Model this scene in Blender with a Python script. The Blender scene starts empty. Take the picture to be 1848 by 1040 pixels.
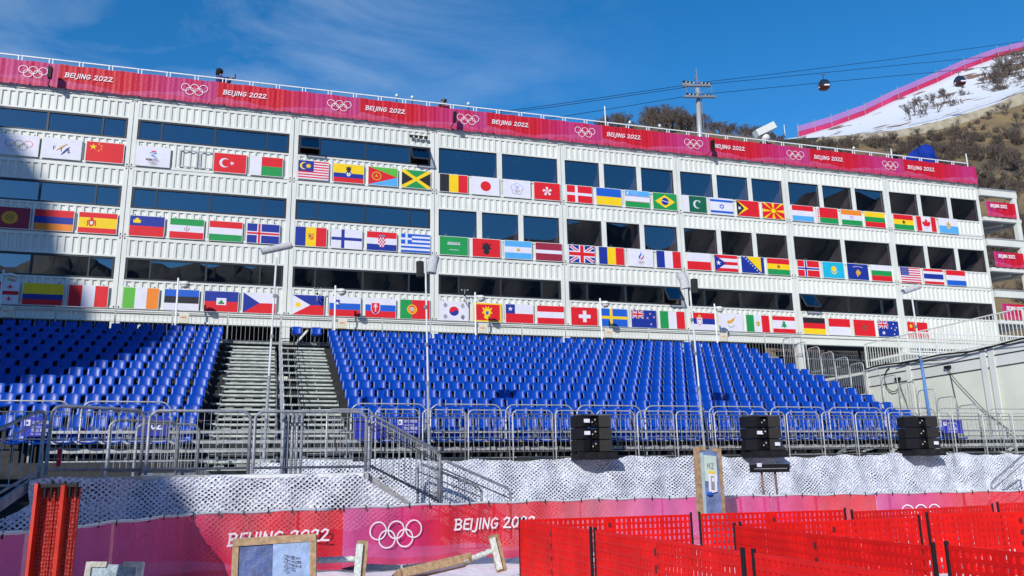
import bpy, math, random
from mathutils import Vector, Matrix
random.seed(7)
R=math.radians
sc=bpy.context.scene
# ---------------------------------------------------------------- camera
F=1484.6; CAM=Vector((11.494,-33.606,1.7)); YAW,PITCH,ROLL=.2956,.2279,-.0185
FW=Vector((math.sin(YAW)*math.cos(PITCH),math.cos(YAW)*math.cos(PITCH),math.sin(PITCH)))
_r=Vector((math.cos(YAW),-math.sin(YAW),0)); _u=_r.cross(FW)
RT=math.cos(ROLL)*_r+math.sin(ROLL)*_u; UP=-math.sin(ROLL)*_r+math.cos(ROLL)*_u
cam=bpy.data.cameras.new('camera'); co=bpy.data.objects.new('camera',cam); sc.collection.objects.link(co)
m=Matrix.Identity(4)
for i,v in enumerate((RT,UP,-FW)):
    for k in range(3): m[k][i]=v[k]
m.translation=CAM; co.matrix_world=m
cam.sensor_width=36; cam.lens=F/1848*36; cam.clip_end=6000; cam.clip_start=.1
sc.camera=co
# ---------------------------------------------------------------- sky, sun, exposure
AZ,EL=R(38),R(27)                       # sun stands left of and behind the camera
SUN=Vector((-math.sin(AZ)*math.cos(EL),-math.cos(AZ)*math.cos(EL),math.sin(EL)))
w=bpy.data.worlds.new('World'); sc.world=w; w.use_nodes=True; nt=w.node_tree; nt.nodes.clear()
def N(nt,t,**k):
    n=nt.nodes.new(t)
    for a,b in k.items(): setattr(n,a,b)
    return n
out=N(nt,'ShaderNodeOutputWorld'); bg=N(nt,'ShaderNodeBackground'); sky=N(nt,'ShaderNodeTexSky')
sky.sky_type='NISHITA'; sky.sun_disc=False; sky.sun_elevation=EL; sky.sun_rotation=math.pi+AZ
sky.altitude=1500; sky.air_density=1.0; sky.dust_density=.25; sky.ozone_density=2.2
bg.inputs[1].default_value=.15
tc=N(nt,'ShaderNodeTexCoord'); mp=N(nt,'ShaderNodeMapping'); mp.inputs['Scale'].default_value=(3.0,1.6,6.5); mp.inputs['Rotation'].default_value=(0,R(25),R(20))
no=N(nt,'ShaderNodeTexNoise'); no.inputs['Scale'].default_value=1.1; no.inputs['Detail'].default_value=7; no.inputs['Roughness'].default_value=.58; no.inputs['Distortion'].default_value=.7
cr=N(nt,'ShaderNodeValToRGB'); cr.color_ramp.elements[0].position=.46; cr.color_ramp.elements[1].position=.80; cr.color_ramp.elements[1].color=(.34,.34,.34,1)
hue=N(nt,'ShaderNodeHueSaturation'); hue.inputs['Saturation'].default_value=1.37; hue.inputs['Value'].default_value=.87
dp=N(nt,'ShaderNodeVectorMath',operation='DOT_PRODUCT'); dp.inputs[1].default_value=Vector((-.16,.87,.42)).normalized()
mr=N(nt,'ShaderNodeMapRange'); mr.inputs[1].default_value=.80; mr.inputs[2].default_value=1.0; mr.interpolation_type='SMOOTHSTEP'
mm=N(nt,'ShaderNodeMath',operation='MULTIPLY'); mx=N(nt,'ShaderNodeMix',data_type='RGBA')
mx.inputs['B'].default_value=(4.2,4.9,5.6,1)
L=nt.links.new
L(tc.outputs['Generated'],mp.inputs[0]); L(mp.outputs[0],no.inputs['Vector']); L(no.outputs[0],cr.inputs[0])
L(tc.outputs['Generated'],dp.inputs[0]); L(dp.outputs['Value'],mr.inputs[0]); L(cr.outputs[0],mm.inputs[0]); L(mr.outputs[0],mm.inputs[1])
L(sky.outputs[0],hue.inputs['Color']); L(hue.outputs[0],mx.inputs['A']); L(mm.outputs[0],mx.inputs['Factor']); L(mx.outputs['Result'],bg.inputs[0]); L(bg.outputs[0],out.inputs[0])
sl=bpy.data.lights.new('sun','SUN'); sl.energy=3.5; sl.angle=R(.53); sl.color=(1,.95,.87)
so=bpy.data.objects.new('sun',sl); sc.collection.objects.link(so); so.rotation_euler=SUN.to_track_quat('Z','Y').to_euler()
vs=sc.view_settings; vs.view_transform='Standard'; vs.look='None'; vs.gamma=1; vs.use_curve_mapping=False; vs.exposure=0.38
sc.cycles.max_bounces=6; sc.cycles.transparent_max_bounces=24

# ---------------------------------------------------------------- materials
MT={}
def mat(name,col,rough=.6,metal=0,var=.06,scale=6,bump=0,bscale=30,spec=.5,alpha=None,coord='Object',col2=None,thr=(.4,.6)):
    if name in MT: return MT[name]
    m=bpy.data.materials.new(name); m.use_nodes=True; nt=m.node_tree; b=nt.nodes['Principled BSDF']; L=nt.links.new
    b.inputs['Roughness'].default_value=rough; b.inputs['Metallic'].default_value=metal; b.inputs['Specular IOR Level'].default_value=spec
    tc=N(nt,'ShaderNodeTexCoord'); no=N(nt,'ShaderNodeTexNoise'); no.inputs['Scale'].default_value=scale; no.inputs['Detail'].default_value=5
    L(tc.outputs[coord],no.inputs['Vector'])
    r=N(nt,'ShaderNodeValToRGB'); c2=col2 or tuple(min(1,c*(1+var)) for c in col); c1=col if col2 else tuple(c*(1-var) for c in col)
    r.color_ramp.elements[0].position,r.color_ramp.elements[1].position=thr
    r.color_ramp.elements[0].color=(*c1,1); r.color_ramp.elements[1].color=(*c2,1)
    L(no.outputs[0],r.inputs[0]); L(r.outputs[0],b.inputs['Base Color'])
    if bump:
        n2=N(nt,'ShaderNodeTexNoise'); n2.inputs['Scale'].default_value=bscale; n2.inputs['Detail'].default_value=6; L(tc.outputs[coord],n2.inputs['Vector'])
        bu=N(nt,'ShaderNodeBump'); bu.inputs['Strength'].default_value=bump; bu.inputs['Distance'].default_value=.05
        L(n2.outputs[0],bu.inputs['Height']); L(bu.outputs[0],b.inputs['Normal'])
    if alpha is not None: b.inputs['Alpha'].default_value=alpha
    MT[name]=m; return m
WHITE=mat('white_painted_steel',(.65,.67,.635),.42,var=.04,scale=.9)
WHITE2=mat('white_wall_panel',(.64,.66,.625),.45,var=.04,scale=.7)
DARKF=mat('anthracite_window_frame',(.022,.026,.032),.4)
BLACK=mat('black_plastic',(.008,.008,.010),.6,spec=.25)
GALV=mat('galvanised_steel',(.42,.43,.44),.42,.35,var=.15,scale=14)
GALVD=mat('weathered_galvanised_steel',(.25,.265,.30),.5,.3,var=.18,scale=9)
RAILW=mat('white_railing_paint',(.72,.74,.76),.4)
PLANK=mat('aluminium_plank',(.45,.485,.455),.5,.15,var=.16,scale=5)
PLANKD=mat('perforated_riser_steel',(.28,.30,.285),.55,.2,var=.2,scale=8)
UNDER=mat('shade_darkened_steel',(.014,.015,.018),.7,var=.3)  # near-black colour carries the shade under the seats
BLUE=mat('blue_seat_plastic',(.0012,.047,.35),.36,var=.10,scale=3,spec=.28)
ROOM=mat('dim_room_wall',(.30,.215,.22),.8,var=.15,scale=2)
ROOMF=mat('dark_room_floor',(.05,.05,.05),.8)
FUR=mat('pale_fur_windshield',(.55,.56,.58),.95,var=.2,scale=40,bump=.8,bscale=60)
FURB=mat('black_fur_windshield',(.02,.02,.022),.95,var=.3,scale=40,bump=.8,bscale=60)
WOOD=mat('cardboard_edging',(.33,.22,.12),.75,var=.2,scale=12,bump=.1)
FOAM=mat('pale_foam_wrap',(.55,.6,.56),.7,var=.15,scale=25,bump=.4,bscale=20)
BWRAP=mat('blue_plastic_wrap',(.035,.065,.19),.5,var=.25,scale=5,bump=.35,bscale=7)
WRAPL=mat('pale_blue_wrap',(.22,.31,.50),.45,var=.15,scale=4,bump=.4,bscale=6)
SIGNB=mat('blue_sign_plate',(.008,.02,.36),.5)
TARP=mat('blue_tarpaulin',(.01,.035,.30),.4,var=.3,scale=2,bump=.5,bscale=3)
ANNEX=mat('cream_panel_wall',(.68,.71,.61),.5,var=.04,scale=.8)
SNOW=mat('snow',(.80,.82,.86),.6,var=.05,scale=2,bump=.6,bscale=5)
def c_(name,r,g,b): return mat('print_'+name,(r,g,b),.55,var=.03,scale=3,spec=.3)
PC=dict(r=c_('red',.62,.012,.022),w=c_('white',.66,.66,.76),b=c_('navy_blue',.010,.03,.27),g=c_('green',.012,.27,.07),y=c_('yellow',.80,.55,.012),k=c_('black',.018,.018,.024),
 o=c_('orange',.75,.22,.02),l=c_('light_blue',.08,.36,.72),m=c_('maroon',.28,.02,.05),t=c_('teal_blue',.01,.40,.62),d=c_('dark_green',.006,.11,.06),
 n=c_('gold',.62,.33,.03),e=c_('mid_blue',.01,.10,.52),G=c_('grey',.25,.25,.26),v=c_('grass_green',.10,.42,.05))
def glass():
    m=bpy.data.materials.new('reflective_window_glass'); m.use_nodes=True; nt=m.node_tree; nt.nodes.clear(); L=nt.links.new
    o=N(nt,'ShaderNodeOutputMaterial'); mx=N(nt,'ShaderNodeMixShader'); t=N(nt,'ShaderNodeBsdfTransparent'); g=N(nt,'ShaderNodeBsdfGlossy')
    t.inputs[0].default_value=(.50,.49,.56,1); g.inputs['Color'].default_value=(.80,.90,1,1); g.inputs['Roughness'].default_value=.004
    fr=N(nt,'ShaderNodeLayerWeight'); fr.inputs[0].default_value=.3; ad=N(nt,'ShaderNodeMath',operation='MULTIPLY_ADD'); ad.inputs[1].default_value=.30; ad.inputs[2].default_value=.20
    tc=N(nt,'ShaderNodeTexCoord'); no=N(nt,'ShaderNodeTexNoise'); no.inputs['Scale'].default_value=.55; bu=N(nt,'ShaderNodeBump'); bu.inputs['Strength'].default_value=.05; bu.inputs['Distance'].default_value=.06
    L(tc.outputs['Object'],no.inputs['Vector']); L(no.outputs[0],bu.inputs['Height']); L(bu.outputs[0],g.inputs['Normal'])
    L(fr.outputs['Facing'],ad.inputs[0]); L(ad.outputs[0],mx.inputs[0]); L(t.outputs[0],mx.inputs[1]); L(g.outputs[0],mx.inputs[2]); L(mx.outputs[0],o.inputs[0]); return m
GLASS=glass()

# ---------------------------------------------------------------- mesh builder
C=sc.collection
class MB:
    def __init__(s): s.v=[];s.f=[];s.mi=[];s.ms=[];s.sm=[]
    def m(s,mt):
        if mt not in s.ms: s.ms.append(mt)
        return s.ms.index(mt)
    def add(s,vs,fs,mt,smooth=False):
        o=len(s.v); s.v+= [tuple(p) for p in vs]; k=s.m(mt)
        for f in fs: s.f.append([o+i for i in f]); s.mi.append(k); s.sm.append(smooth)
        return s
    def box(s,x0,x1,y0,y1,z0,z1,mt):
        return s.add([(x0,y0,z0),(x1,y0,z0),(x1,y1,z0),(x0,y1,z0),(x0,y0,z1),(x1,y0,z1),(x1,y1,z1),(x0,y1,z1)],
          [(0,3,2,1),(4,5,6,7),(0,1,5,4),(1,2,6,5),(2,3,7,6),(3,0,4,7)],mt)
    def bar(s,a,b,w,h,mt,up=(0,0,1)):
        a=Vector(a);b=Vector(b);d=(b-a).normalized(); u=Vector(up)
        if abs(d.dot(u))>.98: u=Vector((0,1,0))
        x=d.cross(u).normalized()*w/2; z=x.cross(d).normalized()*h/2
        vs=[p+q for p in (a,b) for q in (-x-z,x-z,x+z,-x+z)]
        return s.add(vs,[(0,1,2,3),(7,6,5,4),(0,4,5,1),(1,5,6,2),(2,6,7,3),(3,7,4,0)],mt)
    def tube(s,pts,r,mt,n=6,closed=False,r2=None):
        pts=[Vector(p) for p in pts]; k=len(pts); vs=[]
        for i,p in enumerate(pts):
            a=pts[(i-1)%k] if closed or i else p; b=pts[(i+1)%k] if closed or i<k-1 else p
            d=(b-a).normalized(); u=Vector((0,0,1)) if abs(d.z)<.9 else Vector((0,1,0))
            x=d.cross(u).normalized(); y=x.cross(d).normalized(); rr=r if r2 is None else r+(r2-r)*i/(k-1)
            vs+=[p+x*rr*math.cos(2*math.pi*j/n)+y*rr*math.sin(2*math.pi*j/n) for j in range(n)]
        fs=[(i*n+j,i*n+(j+1)%n,((i+1)%k)*n+(j+1)%n,((i+1)%k)*n+j) for i in range(k if closed else k-1) for j in range(n)]
        if not closed: fs+=[tuple(range(n)),tuple(range((k-1)*n,k*n))]
        return s.add(vs,fs,mt,True)
    def ball(s,c,r,mt,seg=10,ring=7,sz=1,sx=1,sy=1):
        vs=[(c[0]+r*sx*math.sin(math.pi*i/ring)*math.cos(2*math.pi*j/seg),c[1]+r*sy*math.sin(math.pi*i/ring)*math.sin(2*math.pi*j/seg),c[2]+r*sz*math.cos(math.pi*i/ring)) for i in range(ring+1) for j in range(seg)]
        return s.add(vs,[(i*seg+j,(i+1)*seg+j,(i+1)*seg+(j+1)%seg,i*seg+(j+1)%seg) for i in range(ring) for j in range(seg)],mt,True)
    def prism(s,poly,ax,lo,hi,mt):      # poly in the two axes other than ax
        def P(p,t): q=list(p); q.insert(ax,t); return q
        n=len(poly); vs=[P(p,lo) for p in poly]+[P(p,hi) for p in poly]
        return s.add(vs,[tuple(range(n))[::-1],tuple(range(n,2*n))]+[(i,(i+1)%n,n+(i+1)%n,n+i) for i in range(n)],mt)
    def build(s,name,parent=None,loc=None):
        me=bpy.data.meshes.new(name); me.from_pydata(s.v,[],s.f)
        for q in s.ms: me.materials.append(q)
        me.polygons.foreach_set('material_index',s.mi); me.polygons.foreach_set('use_smooth',s.sm); me.update()
        o=bpy.data.objects.new(name,me); C.objects.link(o)
        if parent: o.parent=parent
        if loc: o.location=loc
        return o
def tag(o,label,cat=None,group=None,kind=None):
    if label: o['label']=label
    if cat: o['category']=cat
    if group: o['group']=group
    if kind: o['kind']=kind
    return o
def thing(name,label,cat,loc=(0,0,0),rz=0,group=None):
    o=bpy.data.objects.new(name,None); C.objects.link(o); o.location=loc; o.rotation_euler=(0,0,rz); return tag(o,label,cat,group)
def struct(o): o['kind']='structure'; return o
KIDS={}
def dup(root,loc=None,rz=None,label=None,group=None,scale=None):
    if root not in KIDS: KIDS[root]=[(c,[g for g in C.objects if g.parent==c]) for c in C.objects if c.parent==root]
    r=root.copy(); C.objects.link(r)
    if loc is not None: r.location=loc
    if rz is not None: r.rotation_euler=(r.rotation_euler[0],r.rotation_euler[1],rz)
    if scale is not None: r.scale=scale
    if label: r['label']=label
    if group: r['group']=group
    for c,gs in KIDS[root]:
        d=c.copy(); C.objects.link(d); d.parent=r
        for g in gs:
            e=g.copy(); C.objects.link(e); e.parent=d
    return r
ORD=['first','second','third','fourth','fifth','sixth','seventh','eighth','ninth','tenth','eleventh','twelfth','thirteenth','fourteenth','fifteenth','sixteenth','seventeenth','eighteenth','nineteenth','twentieth','twenty-first','twenty-second','twenty-third','twenty-fourth','twenty-fifth','twenty-sixth','twenty-seventh','twenty-eighth','twenty-ninth','thirtieth','thirty-first','thirty-second','thirty-third','thirty-fourth','thirty-fifth','thirty-sixth','thirty-seventh','thirty-eighth','thirty-ninth','fortieth','forty-first','forty-second','forty-third','forty-fourth','forty-fifth']
def at(px,py,Y):                           # a point of depth Y on the line of sight of a survey pixel
    d=FW+(px-924)/F*RT-(py-520)/F*UP; return CAM+d*((Y-CAM.y)/d.y)

# ---------------------------------------------------------------- flat print art
class Art:
    """coloured outlines in a 2-D sheet, each a hair in front of the last"""
    def __init__(s,mb,fn,off=.0012): s.mb=mb; s.fn=fn; s.k=0; s.off=off
    def poly(s,c,pts):
        s.k+=1; n=len(pts); mt=PC[c] if isinstance(c,str) else c
        s.mb.add([s.fn(p[0],p[1],s.k*s.off) for p in pts],[tuple(range(n))],mt); return s
    def rect(s,c,x0,y0,x1,y1): return s.poly(c,[(x0,y0),(x1,y0),(x1,y1),(x0,y1)])
    def disc(s,c,x,y,r,n=18,a0=0,a1=2*math.pi,sy=1):
        full=abs(a1-a0-2*math.pi)<1e-6; k=n if full else n+1
        return s.poly(c,[(x+r*math.cos(a0+(a1-a0)*i/n),y+sy*r*math.sin(a0+(a1-a0)*i/n)) for i in range(k)])
    def star(s,c,x,y,r,n=5,rr=.4,rot=math.pi/2):
        return s.poly(c,[(x+(r if i%2==0 else r*rr)*math.cos(rot+math.pi*i/n),y+(r if i%2==0 else r*rr)*math.sin(rot+math.pi*i/n)) for i in range(2*n)])
    def ring(s,c,x,y,r,w,n=26):
        mt=PC[c] if isinstance(c,str) else c; s.k+=1
        vs=[s.fn(x+q*math.cos(2*math.pi*i/n),y+q*math.sin(2*math.pi*i/n),s.k*s.off) for i in range(n) for q in (r-w/2,r+w/2)]
        s.mb.add(vs,[(2*i,2*i+1,2*((i+1)%n)+1,2*((i+1)%n)) for i in range(n)],mt); return s
    def line(s,c,x0,y0,x1,y1,w):
        d=Vector((x1-x0,y1-y0)).normalized(); p=Vector((-d.y,d.x))*w/2
        return s.poly(c,[(x0-p.x,y0-p.y),(x1-p.x,y1-p.y),(x1+p.x,y1+p.y),(x0+p.x,y0+p.y)])
    def stroke(s,c,pts,w,ox,oy,h,sh=.0,ww=.8):
        P=[(ox+(x*ww+y*sh)*h,oy+y*h) for x,y in pts]
        for (a,b),(c2,d) in zip(P,P[1:]):
            e=Vector((c2-a,d-b)); e=e.normalized()*w*.38
            s.line(c,a-e.x,b-e.y,c2+e.x,d+e.y,w)
    def text(s,c,t,x,y,h,w,sh=.12,ww=.62,adv=.86):
        for ch in t:
            if ch in GL:
                for st in GL[ch][1]: s.stroke(c,st,w,x,y,h,sh,ww)
                x+=GL[ch][0]*h*adv
            else: x+=.45*h*adv
        return x
    def rings(s,cols,x,y,r,w):
        for i,c in zip((0,2,4,1,3),cols):
            s.ring(c,x+(i-2)*r*1.12,y+(r*.48 if i%2==0 else -r*.52),r,w)
    def hs(s,t,x0=0,x1=1.5,y0=0,y1=1,ws=None):
        ws=ws or [1]*len(t); T=sum(ws); y=y1
        for c,q in zip(t,ws): d=(y1-y0)*q/T; s.rect(c,x0,y-d,x1,y); y-=d
        return s
    def vs_(s,t,ws=None):
        ws=ws or [1]*len(t); T=sum(ws); x=0
        for c,q in zip(t,ws): d=1.5*q/T; s.rect(c,x,0,x+d,1); x+=d
        return s
    def cross(s,c,x,w): s.rect(c,x-w/2,0,x+w/2,1); s.rect(c,0,.5-w/2,1.5,.5+w/2); return s
GL={'B':(.78,[[(.05,0),(.02,1),(.02,.99)],[(-.12,.97),(.45,1),(.72,.82),(.55,.58),(.1,.5)],[(.1,.5),(.6,.48),(.8,.26),(.55,.03),(-.08,0)]]),
'E':(.66,[[(.75,1),(.15,.95),(.06,.5),(.1,.05),(.75,0)],[(.06,.52),(.6,.53)]]),
'I':(.36,[[(.15,1),(.12,0)]]),'J':(.52,[[(.42,1),(.38,-.05),(.2,-.25),(-.12,-.2)]]),
'N':(.84,[[(.08,0),(.1,1),(.75,0),(.82,1)]]),
'G':(.86,[[(.85,.85),(.5,1),(.14,.75),(.06,.35),(.25,.03),(.6,.02),(.85,.25),(.86,.45),(.5,.43)]]),
'2':(.82,[[(.05,.8),(.35,1),(.72,.9),(.65,.6),(.08,.04),(.98,.0)]]),
'0':(.86,[[(.45,1),(.12,.75),(.08,.3),(.35,0),(.7,.12),(.88,.5),(.8,.88),(.45,1)]]),
'M':(.95,[[(.05,0),(.1,1),(.5,.35),(.9,1),(.95,0)]]),'Z':(.8,[[(.05,1),(.8,1),(.05,0),(.85,0)]]),
'C':(.8,[[(.8,.85),(.45,1),(.1,.7),(.1,.3),(.45,0),(.8,.15)]]),'F':(.7,[[(.05,0),(.05,1),(.7,1)],[(.05,.53),(.55,.53)]]),
'S':(.8,[[(.75,.85),(.4,1),(.1,.8),(.2,.55),(.65,.45),(.75,.2),(.4,0),(.05,.15)]]),
'R':(.8,[[(.05,0),(.05,1),(.6,1),(.75,.75),(.55,.5),(.05,.5)],[(.4,.5),(.8,0)]]),'A':(.8,[[(0,0),(.4,1),(.8,0)],[(.15,.35),(.65,.35)]]),
'D':(.85,[[(.05,0),(.05,1),(.5,1),(.8,.7),(.8,.3),(.5,0),(.05,0)]]),'U':(.8,[[(.08,1),(.1,.25),(.4,0),(.7,.2),(.75,1)]]),
'V':(.8,[[(0,1),(.4,0),(.8,1)]]),'T':(.75,[[(0,1),(.8,1)],[(.4,1),(.4,0)]]),'H':(.8,[[(.05,0),(.05,1)],[(.75,0),(.75,1)],[(.05,.5),(.75,.5)]])}
# ---------------------------------------------------------------- flags (1.5 wide, 1 high)
def crescent(a,c,bgc,x,y,r,dx,k=.8): a.disc(c,x,y,r); a.disc(bgc,x+dx,y,r*k)
def bird(a,c,x,y,s):
    a.poly(c,[(x-.32*s,y+.32*s),(x-.22*s,y+.1*s),(x-.34*s,y-.05*s),(x-.16*s,y-.1*s),(x-.2*s,y-.35*s),(x,y-.45*s),(x+.2*s,y-.35*s),(x+.16*s,y-.1*s),(x+.34*s,y-.05*s),(x+.22*s,y+.1*s),(x+.32*s,y+.32*s),(x+.1*s,y+.22*s),(x+.12*s,y+.42*s),(x,y+.28*s),(x-.12*s,y+.42*s),(x-.1*s,y+.22*s)])
def shield(a,c,x,y,w,h): a.poly(c,[(x-w,y+h),(x+w,y+h),(x+w,y-h*.2),(x+w*.6,y-h*.75),(x,y-h),(x-w*.6,y-h*.75),(x-w,y-h*.2)])
def union(a,x0,y0,x1,y1):
    W,H=x1-x0,y1-y0; cx,cy=(x0+x1)/2,(y0+y1)/2; a.rect('b',x0,y0,x1,y1)
    for (p,q) in (((x0,y0),(x1,y1)),((x0,y1),(x1,y0))):
        d=Vector((q[0]-p[0],q[1]-p[1])).normalized(); i=(p[0]+d.x*H*.1,p[1]+d.y*H*.1); j=(q[0]-d.x*H*.1,q[1]-d.y*H*.1)
        a.line('w',*i,*j,H*.18); a.line('r',*i,*j,H*.07)
    a.rect('w',cx-H*.17,y0,cx+H*.17,y1); a.rect('w',x0,cy-H*.17,x1,cy+H*.17); a.rect('r',cx-H*.1,y0,cx+H*.1,y1); a.rect('r',x0,cy-H*.1,x1,cy+H*.1)
def f_china(a): a.rect('r',0,0,1.5,1); a.star('y',.27,.74,.16); [a.star('y',x,y,.05) for x,y in ((.5,.9),(.6,.8),(.6,.65),(.5,.55))]
def f_rings(a): a.rect('w',0,0,1.5,1); a.rings(('b','k','r','y','g'),.75,.5,.16,.022)
def f_fis(a):
    a.rect('w',0,0,1.5,1); a.text('k','F',.42,.42,.17,.03,0); a.text('k','I',.72,.36,.17,.03,0); a.text('k','S',.98,.30,.17,.03,0)
    a.poly('n',[(.52,.38),(.62,.5),(.78,.66),(1.0,.8),(.82,.62),(.68,.48)]); a.poly('b',[(.72,.16),(.8,.32),(.92,.5),(1.08,.64),(.98,.46),(.86,.3)])
def f_winter(a):
    a.rect('w',0,0,1.5,1); a.poly('r',[(.66,.78),(.78,.82),(.9,.78),(.86,.73),(.78,.75),(.7,.73)]); a.line('b',.6,.68,.92,.7,.035); a.line('t',.9,.68,.68,.54,.04); a.line('e',.68,.56,.86,.48,.045); a.line('k',.86,.48,.93,.40,.03)
    a.text('k','BEIJING 2022',.46,.3,.075,.014,0); a.rings(('b','k','r','y','g'),.75,.17,.055,.012)
def f_turkey(a): a.rect('r',0,0,1.5,1); crescent(a,'w','r',.5,.5,.25,.07); a.star('w',.84,.5,.12,rot=math.pi)
def f_madag(a): a.rect('w',0,0,.5,1); a.rect('r',.5,.5,1.5,1); a.rect('g',.5,0,1.5,.5)
def f_malay(a): a.hs('rwrwrwrwrwrwrw'); a.rect('b',0,.43,.75,1); crescent(a,'y','b',.28,.71,.2,.07,.85); a.star('y',.5,.71,.15,12,.5)
def f_ecu(a): a.hs('ybr',ws=[2,1,1]); a.disc('e',.75,.48,.15,sy=1.2); a.disc('w',.75,.46,.1,sy=1.2); bird(a,'k',.75,.72,.45); a.disc('n',.75,.45,.05)
def f_eri(a): a.rect('v',0,.5,1.5,1); a.rect('l',0,0,1.5,.5); a.poly('r',[(0,0),(1.5,.5),(0,1)]); a.ring('n',.42,.5,.22,.05); a.star('n',.42,.5,.12,3,.4)
def f_jam(a): a.rect('y',0,0,1.5,1); a.poly('g',[(.17,1),(1.33,1),(.75,.6)]); a.poly('g',[(.17,0),(1.33,0),(.75,.4)]); a.poly('k',[(0,.12),(.6,.5),(0,.88)]); a.poly('k',[(1.5,.12),(.9,.5),(1.5,.88)])
def f_japan(a): a.rect('w',0,0,1.5,1); a.disc('r',.75,.5,.29,28)
def f_plum(a):
    a.rect('w',0,0,1.5,1)
    for i in range(5): t=math.pi/2+i*2*math.pi/5; a.disc('e',.75+.19*math.cos(t),.5+.19*math.sin(t),.17)
    for i in range(5): t=math.pi/2+i*2*math.pi/5; a.disc('w',.75+.19*math.cos(t),.5+.19*math.sin(t),.15)
    a.disc('w',.75,.5,.2); a.ring('e',.75,.58,.07,.03); a.rings('rbkgy',.75,.36,.05,.012)
def f_hk(a):
    a.rect('r',0,0,1.5,1)
    for i in range(5):
        t=math.pi/2+i*2*math.pi/5; c=(.75+.14*math.cos(t),.5+.14*math.sin(t)); s=(.75+.25*math.cos(t+.45),.5+.25*math.sin(t+.45))
        a.poly('w',[(.75,.5),(c[0]+.06*math.cos(t-1.4),c[1]+.06*math.sin(t-1.4)),(.75+.28*math.cos(t-.1),.5+.28*math.sin(t-.1)),s,(c[0]+.05*math.cos(t+1.6),c[1]+.05*math.sin(t+1.6))])
def nordic(bg,c,c2=None):
    def f(a):
        a.rect(bg,0,0,1.5,1); a.cross(c,.56,.2 if c2 else .16)
        if c2: a.cross(c2,.56,.1)
    return f
def f_uzb(a): a.hs('lwg'); a.rect('r',0,.655,1.5,.675); a.rect('r',0,.325,1.5,.345); crescent(a,'w','l',.2,.83,.1,.05); [a.disc('w',.4+.09*i,.78+.05*j,.015,6) for i in range(5) for j in range(3)]
def f_bra(a): a.rect('g',0,0,1.5,1); a.poly('y',[(.12,.5),(.75,.1),(1.38,.5),(.75,.9)]); a.disc('b',.75,.5,.23); a.line('w',.54,.56,.96,.46,.04)
def f_pak(a): a.rect('w',0,0,.38,1); a.rect('d',.38,0,1.5,1); crescent(a,'w','d',.9,.5,.26,.08,.85); a.star('w',1.05,.68,.09)
def f_isr(a):
    a.rect('w',0,0,1.5,1); a.rect('e',0,.78,1.5,.92); a.rect('e',0,.08,1.5,.22)
    for s in (1,-1):
        P=[(.75+.17*math.cos(math.pi/2*s+i*2.0944),.5+.17*math.sin(math.pi/2*s+i*2.0944)) for i in range(3)]
        for i in range(3): a.line('e',*P[i],*P[(i+1)%3],.028)
def f_tim(a): a.rect('r',0,0,1.5,1); a.poly('y',[(0,0),(.78,.5),(0,1)]); a.poly('k',[(0,0),(.5,.5),(0,1)]); a.star('w',.18,.5,.14,rot=1.1)
def f_mac(a):
    a.rect('r',0,0,1.5,1)
    for t in ((0,.4,0,.6),(1.5,.4,1.5,.6),(.65,0,.85,0),(.65,1,.85,1),(0,0,.22,0),(1.28,0,1.5,0),(1.28,1,1.5,1),(0,1,.22,1)): a.poly('y',[(t[0],t[1]),(t[2],t[3]),(.75,.5)])
    a.disc('r',.75,.5,.2); a.disc('y',.75,.5,.16)
def f_bel(a): a.rect('r',0,.35,1.5,1); a.rect('g',0,0,1.5,.35); a.rect('w',0,0,.18,1); [a.poly('r',[(.09,y),(.15,y+.06),(.09,y+.12),(.03,y+.06)]) for y in (.03,.18,.33,.48,.63,.78)]
def f_ind(a): a.hs('owg'); a.ring('b',.75,.5,.1,.025); a.disc('b',.75,.5,.02,8)
def f_gha(a): a.hs('ryg'); a.star('k',.75,.5,.17)
def f_can(a): a.vs_('rwr',[1,2,1]); a.poly('r',[(.73,.16),(.77,.16),(.77,.36),(1.0,.33),(.96,.4),(1.1,.56),(1.02,.6),(1.03,.7),(.9,.66),(.84,.62),(.87,.8),(.8,.76),(.75,.88),(.7,.76),(.63,.8),(.66,.62),(.6,.66),(.47,.7),(.48,.6),(.4,.56),(.54,.4),(.5,.33),(.73,.36)])
def f_san(a): a.hs('wl'); shield(a,'n',.75,.48,.16,.2); a.disc('w',.75,.48,.1); a.poly('g',[(.66,.44),(.75,.58),(.84,.44)]); a.disc('n',.75,.73,.06)
def f_kyr(a): a.rect('m',0,0,1.5,1); a.rect('r',0,0,1.5,1) if 0 else None; a.star('n',.75,.5,.34,20,.8); a.ring('m',.75,.5,.15,.03); a.line('m',.65,.42,.85,.58,.025); a.line('m',.65,.58,.85,.42,.025)
def f_spa(a): a.hs('ryr',ws=[1,2,1]); shield(a,'r',.5,.48,.12,.17); shield(a,'w',.5,.48,.06,.09); a.rect('m',.33,.33,.36,.62); a.rect('m',.64,.33,.67,.62); a.disc('r',.5,.7,.06)
def f_lie(a): a.hs('br'); a.poly('y',[(.16,.64),(.46,.64),(.48,.8),(.4,.78),(.38,.86),(.31,.9),(.24,.86),(.22,.78),(.14,.8)])
def f_iran(a): a.hs('gwr'); a.line('m',.75,.36,.75,.64,.03); a.line('m',.68,.4,.64,.56,.025); a.line('m',.82,.4,.86,.56,.025)
def f_and(a): a.vs_('byr'); shield(a,'n',.75,.5,.15,.19); shield(a,'m',.70,.53,.05,.06); a.rect('r',.77,.36,.86,.46)
def f_cro(a):
    a.hs('rwb'); shield(a,'r',.75,.45,.18,.3)
    for i in range(5):
        for j in range(5):
            if (i+j)%2 and not (j==0 and i in(0,4)): a.rect('w',.585+.066*i,.2+.1*j,.651+.066*i,.3+.1*j)
    [a.rect('l',.6+.08*i,.75,.66+.08*i,.82) for i in range(4)]
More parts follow.
